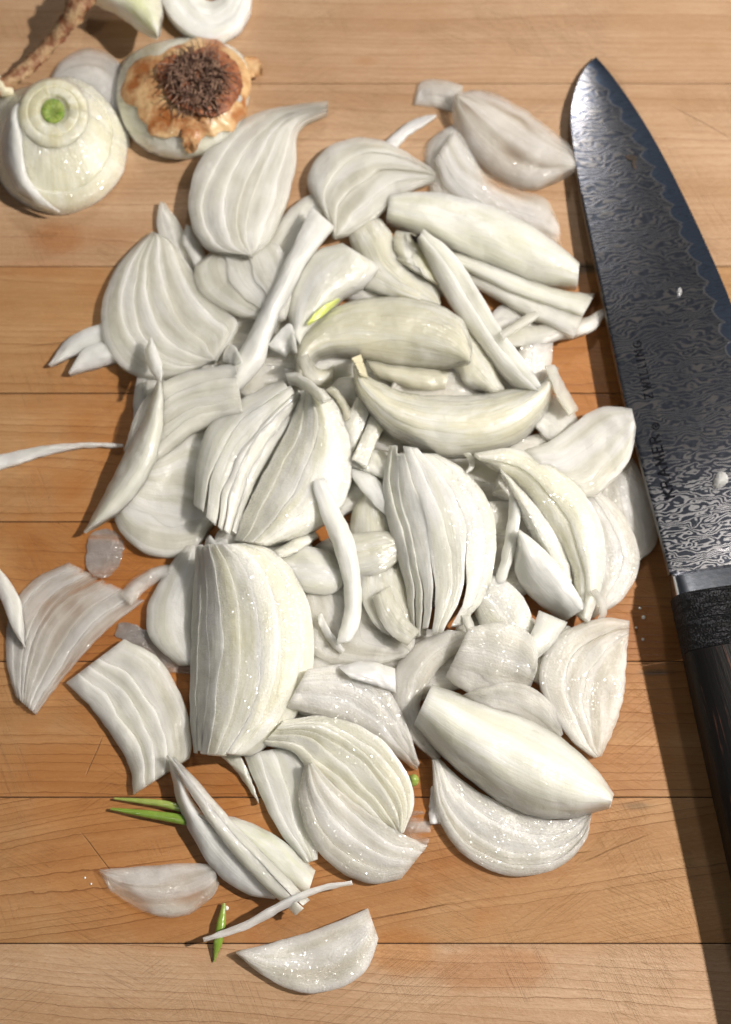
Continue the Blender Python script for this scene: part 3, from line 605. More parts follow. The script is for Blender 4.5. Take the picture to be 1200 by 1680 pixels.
disc('skin_crumb', '1026,256 1036,254 1045,258 1044,268 1044,278 1038,272 1036,262 1030,261', 'char', 0.02, 0.1, 0.15, 'small brown fleck of onion skin stuck near the knife tip', 'skin fleck', rag=0.3)
disc('onion_crumb', '1112,474 1117,472 1119,478 1117,484 1112,484', 'cool', 0.05, 0.5, 0.4, 'tiny wet speck on the middle of the knife blade', 'onion crumb', rag=0.3)
# ------------------------------------------------------------------ trimmings at the top left
cap = empty('onion_top_end', P(95, 240, 0)); tag(cap, 'cut onion top end with a green core in a pale ring, at the left edge', 'onion end')
def ringloft(name, rings, mat, parent, N=72, rag=1.0):
    """rings: (closed outline in px, height mm), from the outside in; last ring is capped"""
    COUNT[0] += 1; sd = COUNT[0]; G = []; th = np.linspace(0, 2 * math.pi, N, endpoint=False)
    for i, (o, z) in enumerate(rings):
        if isinstance(o, tuple): o = np.array([(o[0] + o[2] * math.cos(a), o[1] + o[3] * math.sin(a)) for a in th])
        else:
            o = resample(o, N, True); c = o.mean(0); an = np.arctan2(o[:, 1] - c[1], o[:, 0] - c[0]) % (2 * math.pi); o = o[np.argsort(an)]
        o = o + np.stack([wob(sd, np.cos(th) * 3, np.sin(th) * 3, rag, 2), wob(sd + 5, np.cos(th) * 3, np.sin(th) * 3, rag, 2)], -1)
        zz = np.full(N, z) + wob(sd + 7 + i, np.cos(th) * 3, np.sin(th) * 3, 0.25 * rag, 2); G.append((o, np.maximum(zz, 0.1)))
    xs = np.array([g[0][:, 0] for g in G]); ys = np.array([g[0][:, 1] for g in G]); z = np.array([g[1] for g in G])
    V = P(xs, ys, z / 1000).reshape(-1, 3); R = len(rings); F = []
    for i in range(R - 1):
        for j in range(N): F.append((i * N + j, i * N + (j + 1) % N, (i + 1) * N + (j + 1) % N, (i + 1) * N + j))
    F.append(tuple(range((R - 1) * N, R * N))); F.append(tuple(reversed(range(N))))
    UV = [(i * 5.0, j * 0.9) for i in range(R) for j in range(N)]
    o = mesh(name, V, F, M[mat], parent, UV, sharp=50); b = bmesh.new(); b.from_mesh(o.data); bmesh.ops.recalc_face_normals(b, faces=b.faces[:]); b.to_mesh(o.data); b.free()
    zput(xs, ys, z / 1000); return o
piece('x', '70,150 100,100 135,80 170,82 200,110 208,160', '60,190 100,180 140,190 180,210 200,230 212,240', 'thin', 1, h=3, t=1.6, parent=cap, name='outer_layer', z0=6)
ringloft('outer_layer', [('48,140 110,122 160,145 195,190 210,235 200,290 160,332 105,353 55,343 10,312 -14,262 -20,210 -8,165', 0.3), ('50,143 110,125 159,147 193,191 207,235 197,288 158,328 104,348 56,338 12,308 -10,260 -16,210 -5,167', 2.6), ((97, 232, 100, 102), 6.4), ((96, 226, 90, 91), 8.8), ((95, 225, 88, 88), 8.3), ((93, 212, 80, 80), 10.8), ((90, 198, 66, 66), 13.4), ((88, 190, 56, 56), 14.6)], 'glit', cap)
piece('x', '64,146 25,172 6,212 6,262 26,306 58,334', '66,152 44,190 36,235 46,288 72,325 98,345', 'cool', 1, h=1.2, t=2.0, parent=cap, name='side_layer', conform=1.0)
ringloft('core', [((88, 189, 62, 62), 12.5), ((88, 186, 56, 55), 15.4), ((88, 184, 52, 51), 16.0), ((88, 183, 44, 43), 16.3), ((88, 183, 42, 41), 15.8), ((88, 182, 40, 39), 16.3), ((88, 181, 27, 27), 16.3), ((88, 181, 25, 25), 15.4), ((88, 181, 21, 22), 15.0)], 'yell', cap, rag=0.5)
ringloft('green_centre', [((87, 182, 20, 21), 14.9), ((87, 182, 17, 18), 15.9), ((87, 184, 11, 12), 16.1), ((87, 185, 6, 7), 15.5)], 'shoot', cap, rag=0.3)
# root end
rt = empty('onion_root_end', P(300, 160, 0)); tag(rt, 'onion root end with orange papery skin and a tuft of dried brown roots', 'onion end')
ringloft('flesh', [('215,88 262,68 330,60 392,84 412,128 402,190 372,236 305,262 245,250 206,212 190,160 196,112', 0.3), ('217,90 262,71 330,63 390,86 409,128 399,189 370,233 305,258 247,247 209,210 193,160 199,113', 4.5), ((304, 158, 92, 84), 8.5), ((312, 150, 70, 62), 12.0), ((320, 142, 40, 36), 14.0), ((322, 140, 15, 14), 14.5)], 'glit', rt)
disc('papery_skin', '204,130 218,104 240,92 262,90 284,76 300,72 318,62 346,60 376,78 400,100 410,122 412,146 404,166 406,188 390,202 382,216 362,214 352,226 336,222 322,240 306,236 296,224 272,226 246,220 240,204 228,192 226,176 206,168 198,150', 'skin', 0.3, 0.5, 0.3, parent=rt, edge_up=0.5, rag=1.4)
disc('papery_skin', '300,212 318,206 328,222 322,246 308,250 300,236', 'skin', 0.3, 0.4, 0.3, parent=rt, edge_up=0.6, rag=1.0)
disc('papery_skin', '398,98 414,92 428,102 432,120 420,126 402,122', 'skin', 2.0, 0.5, 0.3, parent=rt, edge_up=2.0, rag=2.0, conform=False)
disc('dark_skin', '262,104 284,88 300,94 318,84 345,76 372,88 390,108 398,140 388,166 370,184 345,190 322,184 300,176 278,164 268,140 258,124', 'skin_dark', 0.7, 0.7, 0.3, parent=rt, edge_up=1.0, rag=2.5)
V, F = [], []; rr = random.Random(5)
for k in range(420):
    a = rr.uniform(0, 6.283); r0 = 46 * math.sqrt(rr.random()); L = rr.uniform(14, 44); c0 = np.array([322, 130]) + r0 * np.array([math.cos(a), .92 * math.sin(a)]); a += rr.gauss(0, 1.1) + (3.14 if r0 > 34 else 0); d = np.array([math.cos(a), math.sin(a)]); w = np.array([-d[1], d[0]]) * rr.uniform(-26, 26)
    px = np.array([c0, c0 + d * (L * .4) + w * .5, c0 + d * (L * .75) + w * 1.0, c0 + d * L + w * rr.uniform(.3, 1.6)])
    z0 = 15.5; zz = [z0, z0 + rr.uniform(.5, 3.5), z0 + rr.uniform(0, 4), z0 - rr.uniform(-1.5, 1.5)]
    p = resample(px, 10); z = np.interp(np.linspace(0, 1, 10), np.linspace(0, 1, 4), zz); v, f = tube(P(p[:, 0], p[:, 1], z / 1000), np.linspace(0.27, 0.10, 10) / 1000 * rr.uniform(.7, 1.3), 5); n0 = len(V); V += list(v); F += [tuple(i + n0 for i in q_) for q_ in f]
mesh('root_tuft', V, F, M['root'], rt)['kind'] = 'stuff'
# dried stalk and the two ends at the top
st = empty('dried_stem_end', P(130, 30, 0)); tag(st, 'pale onion neck with a long dried brown stalk, at the top left', 'onion stem')
V, F = tube_px('150,-20 132,2 118,28 100,52 76,80 48,108 14,134 -10,150', [19, 16, 12, 8, 6, 5, 5], [4.2, 4.0, 3.0, 2.6, 2.8, 2.6, 3.2], 44, seg=14, rough=0.16, squash=0.8); mesh('dry_stalk', V, F, M['stalk'], st)
V, F = tube_px('-30,128 -8,140 8,150 22,150', [4, 5, 5, 4], [4.2, 3.6, 2.6, 1.2], 16, seg=12, rough=0.15); mesh('dry_tip', V, F, M['dry'], st)
piece('x', '132,-14 160,4 195,20 228,45 255,58', '150,-60 205,-50 250,-30 266,10 262,52', 'pale_green', 1, h=9, t=3, parent=st, name='neck', lift=12, z0=4, ends=0.3)
piece('x', '258,-8 290,38 335,62 382,50 408,12 412,-40', '315,-60 320,-20 340,5 362,0 372,-20 375,-60', 'yell', 4, h=3, t=7, label='x') if False else None
piece('pale yellow onion end with nested cut rings, cropped by the top edge above the roots', '256,-12 288,36 335,62 384,48 410,10 412,-45', '318,-60 322,-22 338,0 358,-2 368,-22 368,-60', 'slice', 4, h=2, t=6, name='onion_end_slice', cat='onion end', mats=['cool', 'yell', 'cool', 'yell'])

# ------------------------------------------------------------------ slices lying on the board, left side
G_ = 'strips and slices of cut onion'
piece('thin pale onion strip running in from the left edge beside the heap', '-30,752 60,733 130,726 202,728', '-30,780 60,750 130,735 202,732', 'cool', t=2.0, h=0.5)
piece('upper of two short white onion prongs sticking out left of the heap', '215,520 160,532 110,556 80,598', '215,565 165,575 125,580 83,600', 'cool', h=1.2, t=2.2)
piece('lower of two short white onion prongs sticking out left of the heap', '235,560 185,560 140,570 112,612', '235,590 195,592 155,603 115,614', 'cool', h=1.2, t=2.2)
piece('see-through onion fan of many ribs alone on the wood at left', '112,922 52,954 15,1010 11,1085 26,1143', '236,985 175,1032 125,1085 85,1135 58,1172', 'thin', 8, t=1.6, h=2, crown=1.0, step=0.9, jit=.2, fuse=[8], wavy=.7)
piece('narrow wet curl of onion reaching from the ribbed fan towards the heap', '195,975 222,945 255,930 282,926', '215,992 238,968 262,952 284,942', 'thin', t=1.6, h=1)
piece('pale curved strip lying over the ribbed fan at the left edge', '-20,915 10,945 34,990 41,1058', '-20,950 2,985 20,1030 40,1062', 'cool', t=2.0, h=1, zm=3)
disc('onion_membrane', '150,876 178,868 202,885 200,915 182,944 158,946 142,930 143,900', 'film', 0.1, 0.4, 0.3, 'small clear scrap of onion film on the wood below the pointed crescent', 'onion film', rag=2)
disc('onion_membrane', '205,1020 240,1035 280,1050 312,1062 318,1105 290,1110 250,1078 215,1058 190,1040', 'film', 0.1, 0.3, 0.3, 'wrinkled wet onion film beside the two big left wedges', 'onion film', rag=3)
piece('shaded shell of onion tucked behind the tall upright wedge', '300,895 262,955 241,1000 248,1050 292,1090', '350,895 345,955 345,1000 345,1050 340,1090', 'slice', 1, t=2.4, h=5)
piece('thin slice fallen flat under the left side of the heap', '260,560 225,620 220,700 240,780', '420,560 430,620 430,700 420,780', 'slice', 4, t=2.5)
# hidden bed of slices that the heap rests on
for i, (cx, cy, w, hh) in enumerate(((560, 620, 130, 100), (760, 640, 120, 110), (520, 800, 120, 120), (740, 830, 130, 110), (600, 980, 120, 110), (830, 930, 110, 110), (640, 470, 100, 80), (430, 960, 100, 120), (820, 1080, 90, 80), (900, 800, 90, 90), (560, 1180, 90, 90), (420, 600, 90, 110), (430, 470, 80, 70), (680, 1110, 110, 80), (900, 1090, 70, 70), (510, 1140, 90, 70))):
    piece('bottom slice of the heap, mostly buried under the %s' % ('central glossy shells', 'right long strip', 'open white fan', 'tall leafy fan', 'hanging middle strip', 'right double crescent', 'curved strip near the top', 'large upright wedge', 'lower right half rings', 'glittering right stack', 'rippled lower slices', 'long diagonal ribbon', 'upper left half moon', 'curved pale rim slice', 'strip that sweeps down left', 'rumpled slices')[i],
          [(cx - w, cy), (cx - w * .7, cy - hh * .75), (cx, cy - hh), (cx + w * .7, cy - hh * .75), (cx + w, cy)], [(cx - w, cy + 10), (cx - w * .5, cy + hh * .3), (cx, cy + hh * .5), (cx + w * .5, cy + hh * .3), (cx + w, cy + 10)], ('slice', 'glitp')[i % 2], 4, t=3.2, h=2, crown=.6)

# upper left group
piece('pointed sliver standing behind the big left half moon', '262,330 257,370 276,420 300,470', '270,332 294,365 312,405 326,460', 'slice', 2, t=2, h=1.5, zB=2)
piece('short sliver between the pointed sliver and the top half moon', '305,368 300,395 312,420 325,450', '318,372 328,395 336,415 345,450', 'slice', 1, t=2, h=1)
piece('wide smooth slice below the top left half moon', '525,312 490,330 450,372 420,420 410,480', '535,340 528,385 500,430 470,490 440,545', 'slice', 2, t=2.6, h=3)
piece('stacked curved slice tucked under the top left half moon', '352,408 320,440 330,480 375,510 445,530', '420,408 455,400 470,430 480,470 470,520', 'slice', 3, t=2.6, h=4, step=-.9)
piece('half moon with concentric rings on the left flank of the heap', '250,380 212,412 180,460 166,515 172,560 196,598 240,618 300,614 352,592', '262,384 285,398 310,436 342,482 366,505 390,528 382,548 368,568 354,590', 'slice', 6, t=3.2, h=3, crown=.5, step=1.3, jit=.2)
piece('large half moon with flowing ridges at the top left of the heap', '538,166 490,170 420,186 360,222 322,275 309,335 322,385 350,410 410,420', '537,184 508,196 487,218 486,262 476,312 462,350 450,378 436,400 412,419', 'slice', 6, t=3.2, h=6, crown=.7, step=1.5, jit=.4)
# top right group
piece('small striped offcut lying beyond the top right shell', '680,166 690,134 722,130 760,140', '679,170 710,174 735,180 758,186', 'thin', 1, t=1.6)
piece('thin curled strip poking up at the top between slices', '716,187 682,194 652,214 630,235', '716,190 694,206 668,224 648,246', 'cool', t=1.6, h=.6, z0=3)
piece('thin shell under the veined shell, left part', '748,200 704,232 694,275 708,325', '775,235 790,280 800,320 790,350', 'thin', 1, t=1.8, h=4)
piece('crinkled clear slice showing below the veined shell', '745,215 790,278 850,310 896,326 918,366', '712,262 735,312 790,350 860,390 922,402', 'thin', 3, t=1.8, h=3)
piece('veined translucent shell at the top right by the knife tip', '752,150 800,149 850,172 900,208 938,240 946,262', '744,158 745,202 768,245 802,282 842,306 884,308 944,282', 'gloss', 1, t=2, h=8, mats=['thin'])
piece('low pale tangle left of the knife shadow, flat part', '800,520 830,498 872,518 908,560', '810,575 842,562 870,568 902,572', 'slice', 2, t=2, h=2)
piece('short upright white slice below the low tangle near the knife', '856,560 850,600 858,650 868,700', '908,560 905,600 898,645 905,700', 'glitp', 2, t=2.2, h=3)
piece('onion strip pointing at the knife edge under two long sticks', '998,501 962,520 905,532 850,536 795,548', '998,510 972,542 920,556 870,566 815,566', 'slice', 1, t=2, h=1.5)
piece('lower of two long onion sticks on the right', '735,425 810,458 870,484 920,504 956,520', '740,448 800,478 850,508 900,532 942,552', 'slice', 1, t=3, h=2.2)
piece('upper of two long onion sticks on the right', '735,410 800,430 870,460 930,477 977,482', '740,428 800,456 850,480 910,502 957,517', 'pale_green', 1, t=3.4, h=2.4, mats=['flesh'])
piece('curved strip bending down from the top middle slice', '605,340 640,378 652,418 684,450 716,472 724,496', '572,355 574,392 600,440 640,478 690,500 720,510', 'gloss', 1, t=2.4, h=2.5)
piece('dry ragged neck end with a dark crumb near the top', '648,376 646,400 652,420 664,438', '686,388 700,415 716,445 732,474', 'yell', 2, t=2, h=2, rag=4, cat='onion neck', name='onion_neck', fork=.3)
for k, (x, y) in enumerate(((662, 392), (681, 388), (692, 400), (676, 396), (699, 418))):
    pass
disc('dark_crumb', '674,384 682,388 690,382 694,392 688,398 680,394', 'char', 0.1, 0.4, 0.5, 'black scorched crumb on the dry ragged neck end', 'dark crumb', rag=2)
piece('fat smooth wedge of onion at the upper right', '640,318 700,314 770,326 840,352 910,396 952,432', '634,358 680,378 740,404 800,430 870,458 948,467', 'flesh', 2, h=6, t=5, step=0, widths=[2.6, 1], jit=.6, ends=.3, lift=0.5)
piece('top middle slice with curved ridges and a hooked tip', '546,388 530,350 506,306 509,278 540,240 590,225 642,236 690,264 716,284', '552,389 592,372 626,346 650,320 680,306 714,294', 'slice', 4, t=3.2, h=5, crown=.8, step=1.5, jit=.4)
piece('long ribbon of onion sloping down across the upper left', '512,340 482,400 442,480 402,560 376,610 360,655', '548,372 532,392 502,430 468,500 442,560 428,600 368,665', 'cool', 1, t=2.2, h=2.5, zm=1)
# centre
piece('short inner slice above the glossy central shell', '545,410 590,425 640,455 690,480', '540,470 590,470 640,485 690,500', 'yell', 2, t=2, h=1)
piece('rounded translucent cheek of onion left of the sprout', '562,398 512,414 482,448 472,500 478,545 490,565', '604,424 622,442 596,470 560,492 530,528 496,562', 'gloss', 1, t=2.4, h=7, mats=['flesh'])
piece('small lime yellow sprout between the cheek and the glossy shell', '556,489 536,498 518,512 504,530', '558,492 542,506 526,520 506,532', 'lime', 1, t=1.2, h=.5, cat='onion sprout', name='onion_sprout', rag=.4, lift=1.0)
piece('broken white stub beside the long ribbon', '440,566 462,540 478,530 486,560', '470,582 476,575 482,575 488,580', 'cool', 1, t=3, h=1)
piece('hidden yellowish layer showing under the glossy central shell', '600,590 650,598 705,604 738,610', '620,618 650,628 692,638 732,636', 'gloss', 1, t=2, h=2)
piece('outer layer spreading right of the glossy central shell', '690,492 752,520 800,575 830,638', '690,598 742,600 765,630 802,644', 'gloss', 2, t=2.4, h=4)
piece('shaded slice behind the crescent in the middle', '540,640 560,620 620,625 670,650', '560,720 590,730 640,740 680,740', 'slice', 1, t=2, h=1)
piece('long pale bar with a bright cut face slanting down the right', '694,374 742,412 782,470 824,542 862,592 892,638', '684,386 706,436 742,498 788,562 836,622 878,648', 'cool', 2, t=4, h=1.5, widths=[1, 1.1], fuse=[1, 1], step=-2.2, jit=.1, mats=['cool', 'flesh'], crown=.2)
piece('glossy domed shell in the middle of the heap', '484,608 486,565 528,516 600,489 690,490 752,518 774,560 772,592', '500,626 524,588 580,584 640,596 700,601 742,600 772,594', 'gloss', 2, t=2.8, h=9, widths=[3, 1], step=0, jit=.4)
piece('rolled lip of onion curling under the glossy domed shell', '487,590 500,622 520,634 546,624', '505,580 520,602 535,606 548,598', 'gloss', 1, t=2, h=3)
# right slices
piece('small flat slice right of the long crescent tip', '885,645 915,650 945,680 955,725', '880,700 900,720 920,735 950,740', 'slice', 1, t=2, h=1)
piece('frosted slice squeezed under the knife spine, rear of the right stack', '1038,750 1062,800 1078,858 1076,895 1040,928', '985,790 980,830 990,872 1010,905 1030,930', 'glitp', 2, t=2, h=2)
piece('glittering rounded slice below the frosted one at right', '972,795 1012,830 1042,880 1048,935 1022,982 978,1012', '940,820 945,870 950,915 955,960 955,1000 962,1015', 'glitp', 3, t=2.2, h=3)
piece('broad translucent slice folded against the knife', '1036,669 985,668 948,690 905,722 862,738', '1044,700 1034,752 1004,790 968,814 925,800', 'slice', 3, t=2.6, h=5, crown=.6)
piece('double bowed crescent on the right side of the heap, outer part', '778,742 845,736 915,764 968,822 993,888 990,955 968,1020', '802,760 850,792 896,850 922,900 940,950 946,1005', 'glit', 2, t=4, h=5, crown=1.1, step=1.2, widths=[1.3, 1])
piece('double bowed crescent on the right side of the heap, inner part', '822,768 872,820 908,870 934,925 940,975', '824,776 850,832 874,880 900,930 930,972', 'glit', 2, t=3, h=3, crown=.6)
piece('narrow strip hanging left of the smooth pointed petal', '838,800 834,850 822,918 802,978 784,1018', '856,828 850,880 838,930 816,985 796,1020', 'cool', 1, t=2.6, h=1.5, zm=2)
piece('smooth pointed petal beneath the double crescent', '852,868 890,898 930,944 962,996', '850,880 846,935 872,978 926,1018', 'cool', 1, t=2.4, h=4)
piece('yellowish slice under the smooth petal, lower centre right', '800,940 840,960 870,1000 880,1060', '770,980 790,1030 820,1070 860,1095', 'glit', 2, t=2.4, h=3)
piece('curving strip sweeping down left below the smooth petal', '884,1002 872,1038 842,1082 808,1122', '932,1020 908,1056 872,1088 811,1126', 'flesh', 1, t=2.4, h=2)
# middle lower
piece('soft grey slice under the hanging strip, bottom middle', '498,960 498,1040 528,1082 600,1092 664,1078', '560,950 620,965 660,990 684,1020 680,1060', 'glitp', 2, t=2.6, h=3)
piece('yellow tinted petal behind the curled band', '600,802 578,840 572,900', '622,806 650,850 655,900', 'yell', 1, t=2.2, h=3, mats=['gloss'])
piece('wet yellowish slice under the curled band', '590,930 592,980 620,1030 665,1050', '660,915 670,960 690,1000 700,1040', 'gloss', 2, t=2.2, h=2)
piece('pair of pale wedges between the open fan and the hanging strip', '450,908 490,896 535,903 565,925', '478,960 510,973 545,973 568,955', 'flesh', 2, t=2.4, h=3)
piece('white prong slanting up from the big upright wedge', '512,862 476,888 444,904', '522,880 484,906 452,916', 'glit', 1, t=2.4, h=1)
piece('curled clear band crossing behind the hanging strip', '540,884 590,874 640,871 682,880', '585,952 628,938 662,912 684,884', 'gloss', 2, t=2, h=3, zm=2)
piece('small grey petal left of the leafy fan', '568,762 600,768 632,800 652,842', '574,776 600,812 630,842 650,850', 'cool', 1, t=2, h=1.5)
piece('stubby horizontal strip above the leafy fan', '578,738 612,737 648,745', '576,764 610,776 645,792', 'flesh', 1, t=2.4, h=1.5)
piece('left of two shiny upright sticks in the centre', '592,642 566,690 544,738', '612,655 597,702 573,756', 'cool', 1, t=3.4, h=.3, rough=0) if False else piece('left of two shiny upright sticks in the centre', '592,642 566,690 544,738', '612,655 597,702 573,756', 'glit', 1, t=3.4, h=.3)
piece('right of two shiny upright sticks in the centre', '616,655 600,702 578,752', '642,690 622,715 602,765', 'glit', 1, t=3.0, h=.3)
# left middle
piece('flat translucent half moon at lower left of the heap', '190,800 190,858 224,898 270,913 320,898 356,850', '228,775 262,748 292,726 330,700 358,735 372,800', 'slice', 2, t=3, h=6, crown=.6, widths=[1, 3])
piece('ribbed slice with curved folds left of the open white fan', '204,735 232,662 290,616 385,596', '214,795 272,742 330,702 402,690', 'slice', 4, t=2.6, h=4, step=-1.6, jit=.2)
piece('long pointed crescent sweeping down to the left', '262,612 238,678 206,742 172,808 138,872', '266,618 267,690 250,762 205,828 140,874', 'flesh', 1, t=3, h=4, zm=2)
piece('curled tip above the long pointed crescent', '247,552 238,580 246,606 262,626', '248,552 260,578 266,600 265,626', 'cool', 1, t=1.6, h=1.5, lift=2)
# open white fan: a folded curtain and a glittering cut wedge
piece('curtain of thin overlapping layers left of the glittering wedge', '478,616 405,650 347,692 322,760 314,835', '500,655 468,704 430,768 405,825 386,890', 'flesh', 5, t=2.4, h=7, step=1.5, jit=.3, fork=.5, crown=.5)
piece('glittering white cut wedge fanning open in the centre left', '492,640 470,708 432,778 402,838 384,888', '530,636 562,680 578,750 566,820 520,866 448,894', 'glit', 4, t=4, h=9, crown=.35, jit=.5, step=.9, fuse=[2, 2])
piece('yellow neck tip at the top of the glittering wedge', '470,612 490,612 520,632 545,655', '474,626 494,634 512,648 528,662', 'flesh', 1, t=2.4, h=1.5, cat='onion neck', name='onion_neck', rag=2)
piece('small shoot stubs in the gap above the big upright wedge', '338,882 345,876 352,886 372,884', '336,896 346,896 356,896 376,898', 'cool', 1, t=2, h=1)
piece('big upright wedge with tightly packed layers, lower left of the heap', '322,890 317,960 314,1050 311,1150 318,1236', '396,889 452,906 500,970 516,1060 503,1140 464,1202 408,1243', 'glit', 8, t=4.5, h=13, crown=.35, jit=.5, step=.8, fuse=[1, 1, 1, 2, 3], widths=[.5, .6, .9, 1.2, 1.2, 1.3, 1.2, 1.0], mats=['flesh', 'flesh', 'flesh', 'glit', 'glit', 'glit', 'gloss', 'glit'])
# leafy fan
piece('tall leafy fan of onion in the middle, parted at the bottom', '640,725 628,800 640,870 662,950 675,1046', '700,735 760,770 805,830 815,900 800,975 758,1030', 'flesh', 7, t=2.6, h=8, step=1.0, jit=.4, fork=.6, fuse=[1, 1, 1, 2, 2], crown=.3, widths=[.6, .7, 1, 1.2, 1.2, 1.1, .9], mats=['flesh', 'flesh', 'flesh', 'flesh', 'glit', 'gloss', 'gloss'])
piece('split curled tail below the leafy fan', '756,1010 766,1040 750,1074', '772,1008 780,1040 756,1076', 'flesh', 1, t=1.6, h=1)
piece('long twisted strip hanging down in the middle of the heap', '512,790 526,842 546,892 562,950 565,1000 552,1056', '532,785 556,832 582,890 593,958 591,1020 576,1050', 'cool', 1, t=2.6, h=2.0, zm=1.5)
piece('large glossy crescent lying across the centre of the heap', '582,588 612,622 680,646 762,648 850,636 888,624 908,600', '579,602 590,655 638,710 708,743 792,744 862,716 902,665 917,604', 'gloss', 2, t=4, h=12, widths=[1.6, 1], step=0, crown=.9, jit=.5, ends=.3)
piece('dry hooked tip on the left end of the glossy crescent', '577,588 583,596 590,612', '593,582 598,600 604,618', 'dry', 1, t=2, h=.8, cat='onion neck', name='onion_neck', rag=2)
# loose bits in the middle
piece('thin white thread hooked under the glossy crescent', '762,744 768,752 770,764 764,774', '770,742 778,752 778,766 766,776', 'cool', 1, t=1.4, h=.4)
piece('narrow pale sliver between the hanging strip and the leafy fan', '612,980 620,1010 640,1040 668,1058', '640,960 652,990 668,1015 690,1035', 'gloss', 1, t=1.6, h=1)
piece('short sliver lying over the grey slice in the bottom middle', '520,1010 528,1035 545,1060 560,1072', '528,1006 540,1030 556,1052 566,1066', 'cool', 1, t=1.2, h=.5)
piece('pointed bright sliver left of the curving strip', '780,1040 800,1058 812,1085 818,1110', '800,1036 818,1056 826,1082 822,1110', 'glitp', 1, t=1.6, h=.8)
piece('narrow offcut crossing the low pale tangle', '820,545 845,528 865,515 880,510', '826,556 852,540 872,528 886,518', 'slice', 1, t=1.4, h=.6)
piece('sliver resting beside the right double crescent tip', '968,970 980,985 985,1005 975,1025', '978,965 994,985 996,1008 980,1030', 'glitp', 1, t=1.6, h=.6)
piece('small white flake at the foot of the left half moon', '368,575 378,565 388,570 395,585', '366,590 378,596 388,598 398,594', 'cool', 1, t=1.6, h=.8)
piece('narrow yellowish sliver tucked left of the glossy crescent', '535,640 548,650 560,670 566,690', '545,632 560,645 572,665 576,684', 'gloss', 1, t=1.6, h=.8)
piece('slim strip between the low tangle and the glossy crescent', '895,600 905,625 915,650 935,680', '910,598 922,622 935,645 950,672', 'slice', 1, t=1.8, h=1)
# bottom group
piece('curved slice with wide pale rim under the lower right wedge', '735,1034 682,1056 648,1100 644,1150 664,1200 716,1252', '800,1040 748,1072 702,1120 690,1160 700,1200 724,1242', 'glitp', 2, t=2.6, h=4)
piece('rounded slices filling the hollow above the lower right wedge', '770,1030 830,1020 878,1050 882,1100', '730,1110 780,1140 830,1140 870,1130', 'glitp', 3, t=2.6, h=3)
piece('pinkish slice behind the lower right half moon, mostly covered', '785,1128 850,1120 902,1150 925,1205', '760,1140 800,1170 860,1190 915,1215', 'glitp', 2, t=2.4, h=2)
piece('right half moon with frosted centre near the handle', '1034,1018 985,1014 920,1040 886,1092 896,1150 936,1210 976,1243', '1030,1055 1027,1100 1024,1140 1010,1190 988,1240', 'glitp', 3, t=2.8, h=2, step=.9, widths=[1.1, .7, 1.3], crown=.8)
piece('thin offcut peeping out left of the lowest half moon', '708,1290 704,1330 706,1352', '740,1290 735,1320 722,1352', 'cool', 1, t=1.8, h=.5)
piece('lowest half moon with pale rings at the bottom right', '709,1246 716,1330 748,1388 800,1426 862,1438 922,1420 960,1382 972,1334', '722,1246 772,1290 832,1322 880,1340 930,1345 970,1330', 'glitp', 4, t=3.2, h=2, step=1.0, crown=.9, widths=[.8, .8, 1.2, 1.2])
piece('large smooth matt wedge at the lower right', '708,1122 780,1148 852,1174 922,1210 980,1264 1008,1302', '680,1190 738,1250 800,1300 862,1335 932,1343 1002,1326', 'cool', 1, t=4.5, h=14, ends=.25, mats=['flesh'])
piece('rumpled slices above the rippled lower slice', '505,1098 560,1090 612,1102 650,1150 672,1200 688,1252', '470,1160 540,1180 606,1206 650,1240 684,1262', 'glitp', 3, t=2.4, h=3, crown=.7)
piece('small white petal at the top of the rumpled slices', '555,1094 600,1084 648,1096', '576,1112 615,1124 650,1136', 'cool', 1, t=2, h=1.5)
disc('onion_shoot_end', '672,1274 680,1270 687,1276 686,1286 678,1290 672,1284', 'shoot', 0.2, 1.2, 1.0, 'tiny bright green shoot end beside the rippled slice', 'onion shoot', rag=.3)
disc('onion_membrane', '660,1345 690,1330 705,1350 704,1380 685,1405 655,1408 645,1380', 'film', 0.2, 1.2, 0.4, 'bubbly wet film of onion right of the rippled slices', 'onion film', rag=2)
piece('pale green pointed leaf behind the hanging bottom slice', '362,1240 385,1262 405,1290 425,1318', '392,1236 405,1260 415,1285 426,1318', 'pale_green', 1, t=1.6, h=1, cat='onion leaf', name='onion_leaf')
piece('draped slice with a dark split hanging below the big wedge', '400,1238 430,1310 462,1370 502,1416', '485,1222 505,1262 515,1330 522,1410', 'slice', 3, t=2.6, h=4, step=.8, mats=['flesh', 'slice', 'slice'])
piece('rippled slice with curved ribs at the bottom of the heap', '468,1182 540,1174 620,1208 668,1268 680,1320 662,1366', '430,1222 478,1232 505,1262 560,1312 612,1350 650,1370', 'glitp', 6, t=2.6, h=5, step=-1.2, crown=.8, mats=['glit', 'glitp'])
piece('frosted quarter slice with pale ridges at the bottom middle', '500,1256 490,1310 510,1378 558,1430 612,1450 658,1442', '512,1250 552,1292 600,1330 650,1362 702,1388', 'glitp', 4, t=3.2, h=3, step=1.1, crown=.8)
